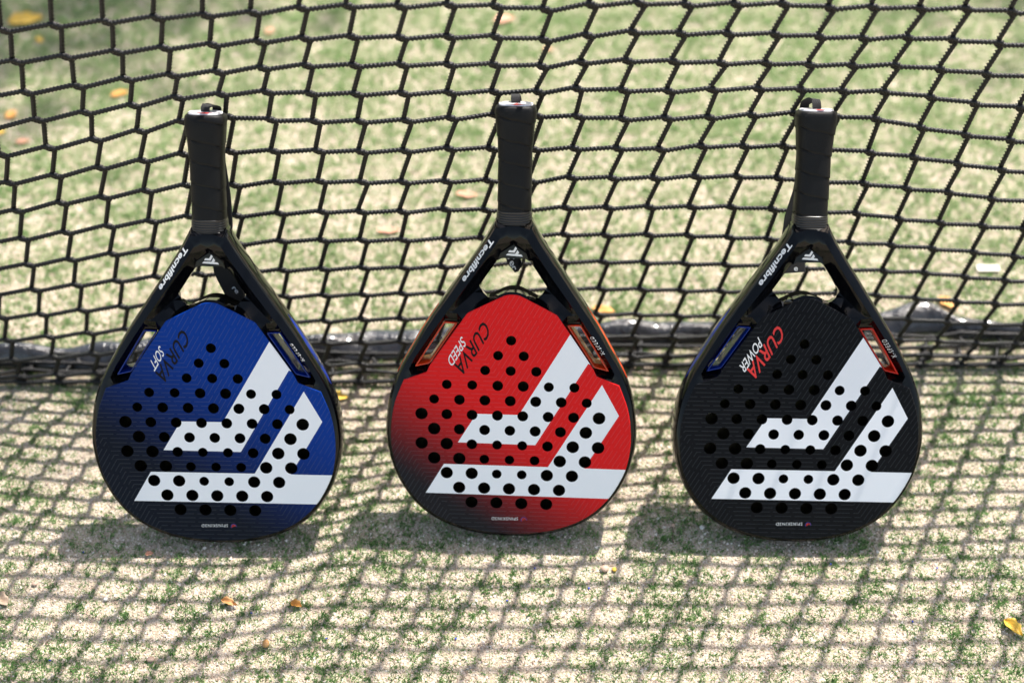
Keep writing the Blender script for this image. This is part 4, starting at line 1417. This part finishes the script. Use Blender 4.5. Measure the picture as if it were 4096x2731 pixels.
M['leaf_y'] = leaf_mat('yellow_leaf', (0.62, 0.36, 0.03), (0.78, 0.52, 0.07))
M['leaf_o'] = leaf_mat('orange_leaf', (0.55, 0.22, 0.03), (0.72, 0.36, 0.08))
M['leaf_p'] = leaf_mat('salmon_leaf', (0.60, 0.27, 0.16), (0.70, 0.38, 0.25))
M['leaf_b'] = leaf_mat('brown_leaf', (0.30, 0.20, 0.13), (0.48, 0.36, 0.26))
M['bark'] = leaf_mat('tan_bark', (0.40, 0.19, 0.06), (0.58, 0.33, 0.13))
M['stone_w'] = leaf_mat('white_stone', (0.70, 0.66, 0.60), (0.80, 0.77, 0.72))
M['stone_p'] = leaf_mat('pink_stone', (0.52, 0.34, 0.25), (0.60, 0.42, 0.32))
M['twig'] = leaf_mat('dark_twig', (0.10, 0.06, 0.04), (0.17, 0.11, 0.08))
M['bit_blue'] = mat('blue_plastic', (0.02, 0.05, 0.45), 0.4)
M['paper'] = mat('cream_card', (0.75, 0.70, 0.58), 0.6)

leaf_obj('leaf', (-0.738, 0.939), 0.052, R(12), M['leaf_y'], 'large bright yellow leaf far behind the net, top left corner', 'leaf', aspect=0.62)
leaf_obj('leaf', (-0.706, 0.890), 0.018, R(-60), M['leaf_y'], 'tiny yellow leaf just below the large yellow leaf', 'leaf')
leaf_obj('leaf', (-0.562, 0.759), 0.027, R(22), M['leaf_o'], 'narrow orange leaf behind the net, left of the blue racket handle', 'leaf', aspect=0.42)
leaf_obj('leaf', (-0.706, 0.711), 0.020, R(70), M['leaf_o'], 'small orange leaf behind the net near the left edge', 'leaf', aspect=0.75)
leaf_obj('leaf', (-0.712, 0.672), 0.014, R(40), M['leaf_y'], 'tiny amber leaf cut by the left edge, below an orange one', 'leaf', aspect=0.75)
leaf_obj('leaf', (-0.676, 0.652), 0.019, R(10), M['leaf_p'], 'faded pinkish leaf behind the net, lowest of the left edge leaves', 'leaf', aspect=0.5)
leaf_obj('leaf', (-0.012, 0.942), 0.033, R(20), M['leaf_p'], 'salmon coloured leaf behind the net at the top centre', 'leaf', aspect=0.6)
leaf_obj('leaf', (-0.365, 0.913), 0.018, R(80), M['leaf_p'], 'small pale pink leaf at the top, between blue and red rackets', 'leaf', aspect=0.7)
leaf_obj('leaf', (-0.350, 1.015), 0.018, R(30), M['leaf_p'], 'small salmon leaf at the very top edge, left of centre', 'leaf', aspect=0.7)
leaf_obj('leaf', (0.053, 0.866), 0.016, R(0), M['leaf_p'], 'small pinkish leaf up and right of the red racket handle', 'leaf', aspect=0.6)
leaf_obj('leaf', (0.538, 0.338), 0.030, R(-45), M['leaf_o'], 'orange leaf behind the net above the vinyl band on the right', 'leaf', aspect=0.5)
leaf_obj('leaf', (0.112, 0.327), 0.030, R(-12), M['leaf_o'], 'orange leaf half hidden behind the shoulder of the red racket', 'leaf', aspect=0.4)
leaf_obj('leaf', (-0.160, 0.470), 0.030, R(0), M['leaf_p'], 'faint peach leaf between blue and red rackets, behind the net', 'leaf', aspect=0.35)
leaf_obj('leaf', (-0.0600, 0.540), 0.030, R(-10), M['leaf_p'], 'faint peach leaf just left of the red racket collar', 'leaf', aspect=0.35)
leaf_obj('leaf', (-0.203, 0.187), 0.026, R(-12), M['leaf_y'], 'yellow leaf beside the right rim of the blue racket', 'leaf', aspect=0.5)
leaf_obj('leaf', (0.509, -0.124), 0.024, R(-52), M['leaf_y'], 'curled yellow leaf at the right edge of the foreground', 'leaf', aspect=0.55, curl=0.7)
leaf_obj('leaf', (-0.527, -0.090), 0.022, R(-40), M['leaf_b'], 'pale brown leaf at the left edge of the foreground', 'leaf', aspect=0.6, curl=0.5)
leaf_obj('leaf', (-0.222, -0.096), 0.0135, R(-20), M['leaf_o'], 'small folded ochre leaf in front of the gap beside the blue racket', 'leaf', aspect=0.6, curl=0.8)
leaf_obj('bark_chip', (-0.291, -0.094), 0.0185, R(-22), M['bark'], 'elongated tan bark chip in front of the blue racket', 'bark chip', aspect=0.42, curl=0.9)
leaf_obj('leaf', (-0.384, -0.033), 0.009, R(10), M['leaf_p'], 'tiny pale leaf fragment at the lower left of the blue racket', 'leaf', aspect=0.6, curl=0.6)
pebble('pebble', (-0.4196, -0.0884), 0.0052, M['stone_w'], 'white pebble in the left foreground')
pebble('pebble', (-0.4975, -0.0697), 0.0048, M['stone_p'], 'small brownish pebble near the left edge')
pebble('pebble', (0.0970, -0.0520), 0.0085, M['stone_p'], 'pink pebble between red and black rackets, in front')
pebble('pebble', (0.1075, -0.0522), 0.0052, M['leaf_y'], 'tiny yellow fragment touching the pink pebble', 'fragment')
pebble('bark_chip', (-0.248, -0.1416), 0.0085, M['bark'], 'lumpy orange bark chip in the bottom foreground, left of centre', 'bark chip')
pebble('pebble', (-0.361, -0.1593), 0.0070, M['stone_p'], 'pinkish beige pebble near the bottom left')
pebble('pebble', (0.2048, 0.0012), 0.0052, M['stone_w'], 'white pebble in the shadow left of the black racket')
pebble('pebble', (0.1736, 0.0040), 0.0050, M['stone_p'], 'brown seed head at the top of a stalk in the black racket shadow', 'seed head')
twig((0.1725, -0.0080), 0.020, R(88), 'thin brown stalk lying in the shadow of the black racket')
twig((-0.0994, -0.1364), 0.012, R(-12), 'short reddish twig at the bottom, left of centre')
twig((0.2568, -0.1291), 0.012, R(18), 'short dark twig in the right foreground')
twig((-0.469, -0.1387), 0.007, R(60), 'tiny dark twig in the bottom left foreground')
twig((-0.2239, -0.1306), 0.008, R(5), 'tiny dark twig just above the lumpy bark chip')
# card tag lying behind the net
bm = bmesh.new()
bmesh.ops.create_cube(bm, size=1)
for v in bm.verts:
    v.co = Vector((v.co.x * 0.028, v.co.y * 0.011, v.co.z * 0.0008 + 0.003 + (0.0015 if v.co.x > 0 else 0)))
me = bpy.data.meshes.new('card_tag')
bm.to_mesh(me)
bm.free()
me.materials.append(M['paper'])
o = link(bpy.data.objects.new('card_tag', me))
o.location = (0.6015, 0.400, 0)
o.rotation_euler = (0, 0, R(-3))
tag(o, 'small cream card strip lying behind the net at far right', 'card')
bits = [(-0.455, -0.03, 'below the shadow of the blue racket, far left'), (-0.268, -0.105, 'just right of the tan bark chip'), (-0.19, -0.135, 'right of the lumpy orange bark chip'), (-0.06, -0.135, 'near the short reddish twig'), (0.02, -0.05, 'in front of the red racket, nearest to its base'), (-0.01, -0.09, 'in front of the red racket, further from its base'), (0.33, -0.045, 'in front of the black racket'), (0.44, -0.05, 'right of the black racket shadow'), (-0.47, -0.16, 'in the bottom left corner'), (0.40, -0.115, 'left of the curled yellow leaf'), (0.07, -0.075, 'just left of and below the pink pebble')]
for k, (x, y, wh) in enumerate(bits):
    o = pebble('plastic_crumb', (x + 0.001 * k, y), 0.0022, M['bit_blue'], 'tiny blue plastic crumb ' + wh, 'crumb', group='blue crumbs in the turf')

# ------------------------------------------------------------------ unseen tree, added to shade the view's corners in place of lens darkening
M['tree_bark'] = leaf_mat('tree_bark', (0.10, 0.075, 0.055), (0.18, 0.14, 0.10))
M['foliage'] = leaf_mat('tree_foliage', (0.035, 0.085, 0.018), (0.075, 0.13, 0.03))
tree = thing('added_shade_tree', 'leafy tree added out of view beyond the net to shade the corners', 'tree', (1.6, 6.4, 0))
clumps = []
rt = random.Random(5)
for (x, y) in ((-1.15, 1.05), (-1.0, 1.4), (-0.76, 1.08), (-1.15, 0.72), (-0.58, 1.22), (-0.92, 0.78), (-0.70, 0.93), (0.85, 1.12), (1.15, 0.95), (0.35, 1.30), (0.62, 1.42), (-0.35, 1.48), (0.05, 1.36), (1.3, 1.3), (-0.88, -0.14), (0.82, -0.42)):  # ground spots to darken; added leaf clumps hang sunward of them
    z = rt.uniform(3.9, 4.4)
    clumps.append(Vector((x + 0.375 * z, y + 0.61 * z, z)))
for k in range(40):
    a, r__ = rt.uniform(0, 6.28), rt.uniform(0.2, 2.3)
    clumps.append(Vector((1.6 + r__ * math.cos(a), 6.5 + r__ * 0.9 * math.sin(a), rt.uniform(4.4, 7.0) - r__ * 0.2)))


def limb(a, b, r0, r1, bend, K=7):
    V_, F_ = [], []
    n_ = 9
    d_ = (b - a)
    for i in range(n_):
        t = i / (n_ - 1)
        p = a + d_ * t + Vector((bend * math.sin(math.pi * t), bend * 0.6 * math.sin(2 * math.pi * t), 0.25 * bend * math.sin(math.pi * t)))
        r__ = r0 + (r1 - r0) * t
        for k in range(K):
            q = 2 * math.pi * k / K
            V_.append((p.x + r__ * math.cos(q) - 1.6, p.y + r__ * math.sin(q) - 6.4, p.z))
    for i in range(n_ - 1):
        for k in range(K):
            F_.append((i * K + k, i * K + (k + 1) % K, (i + 1) * K + (k + 1) % K, (i + 1) * K + k))
    return V_, F_


V_, F_ = limb(Vector((1.6, 6.4, 0)), Vector((1.7, 6.5, 3.6)), 0.16, 0.10, 0.12, 10)
mesh_obj('trunk', V_, F_, M['tree_bark'], tree, True)
for c in clumps[16::3]:
    V_, F_ = limb(Vector((1.68, 6.47, rt.uniform(2.4, 3.5))), c, 0.045, 0.008, rt.uniform(-0.2, 0.2))
    mesh_obj('limb', V_, F_, M['tree_bark'], tree, True)
LV, LF = [], []
for ci, c in enumerate(clumps):
    for k in range(400 if ci < 16 else 150):
        p = c + Vector((rt.gauss(0, 0.17), rt.gauss(0, 0.15), rt.gauss(0, 0.10)))
        a = Vector((rt.uniform(-1, 1), rt.uniform(-1, 1), rt.uniform(-0.5, 0.5))).normalized()
        b = a.cross(Vector((rt.uniform(-0.5, 0.5), rt.uniform(-0.5, 0.5), 1))).normalized()
        l_ = rt.uniform(0.02, 0.034)
        w_ = l_ * 0.5
        i0 = len(LV)
        for q in (a * -l_, b * w_, a * l_, b * -w_):
            LV.append(tuple(p + q - Vector((1.6, 6.4, 0))))
        LF.append((i0, i0 + 1, i0 + 2, i0 + 3))
cr = mesh_obj('crown', LV, LF, M['foliage'], tree)
cr['kind'] = 'stuff'
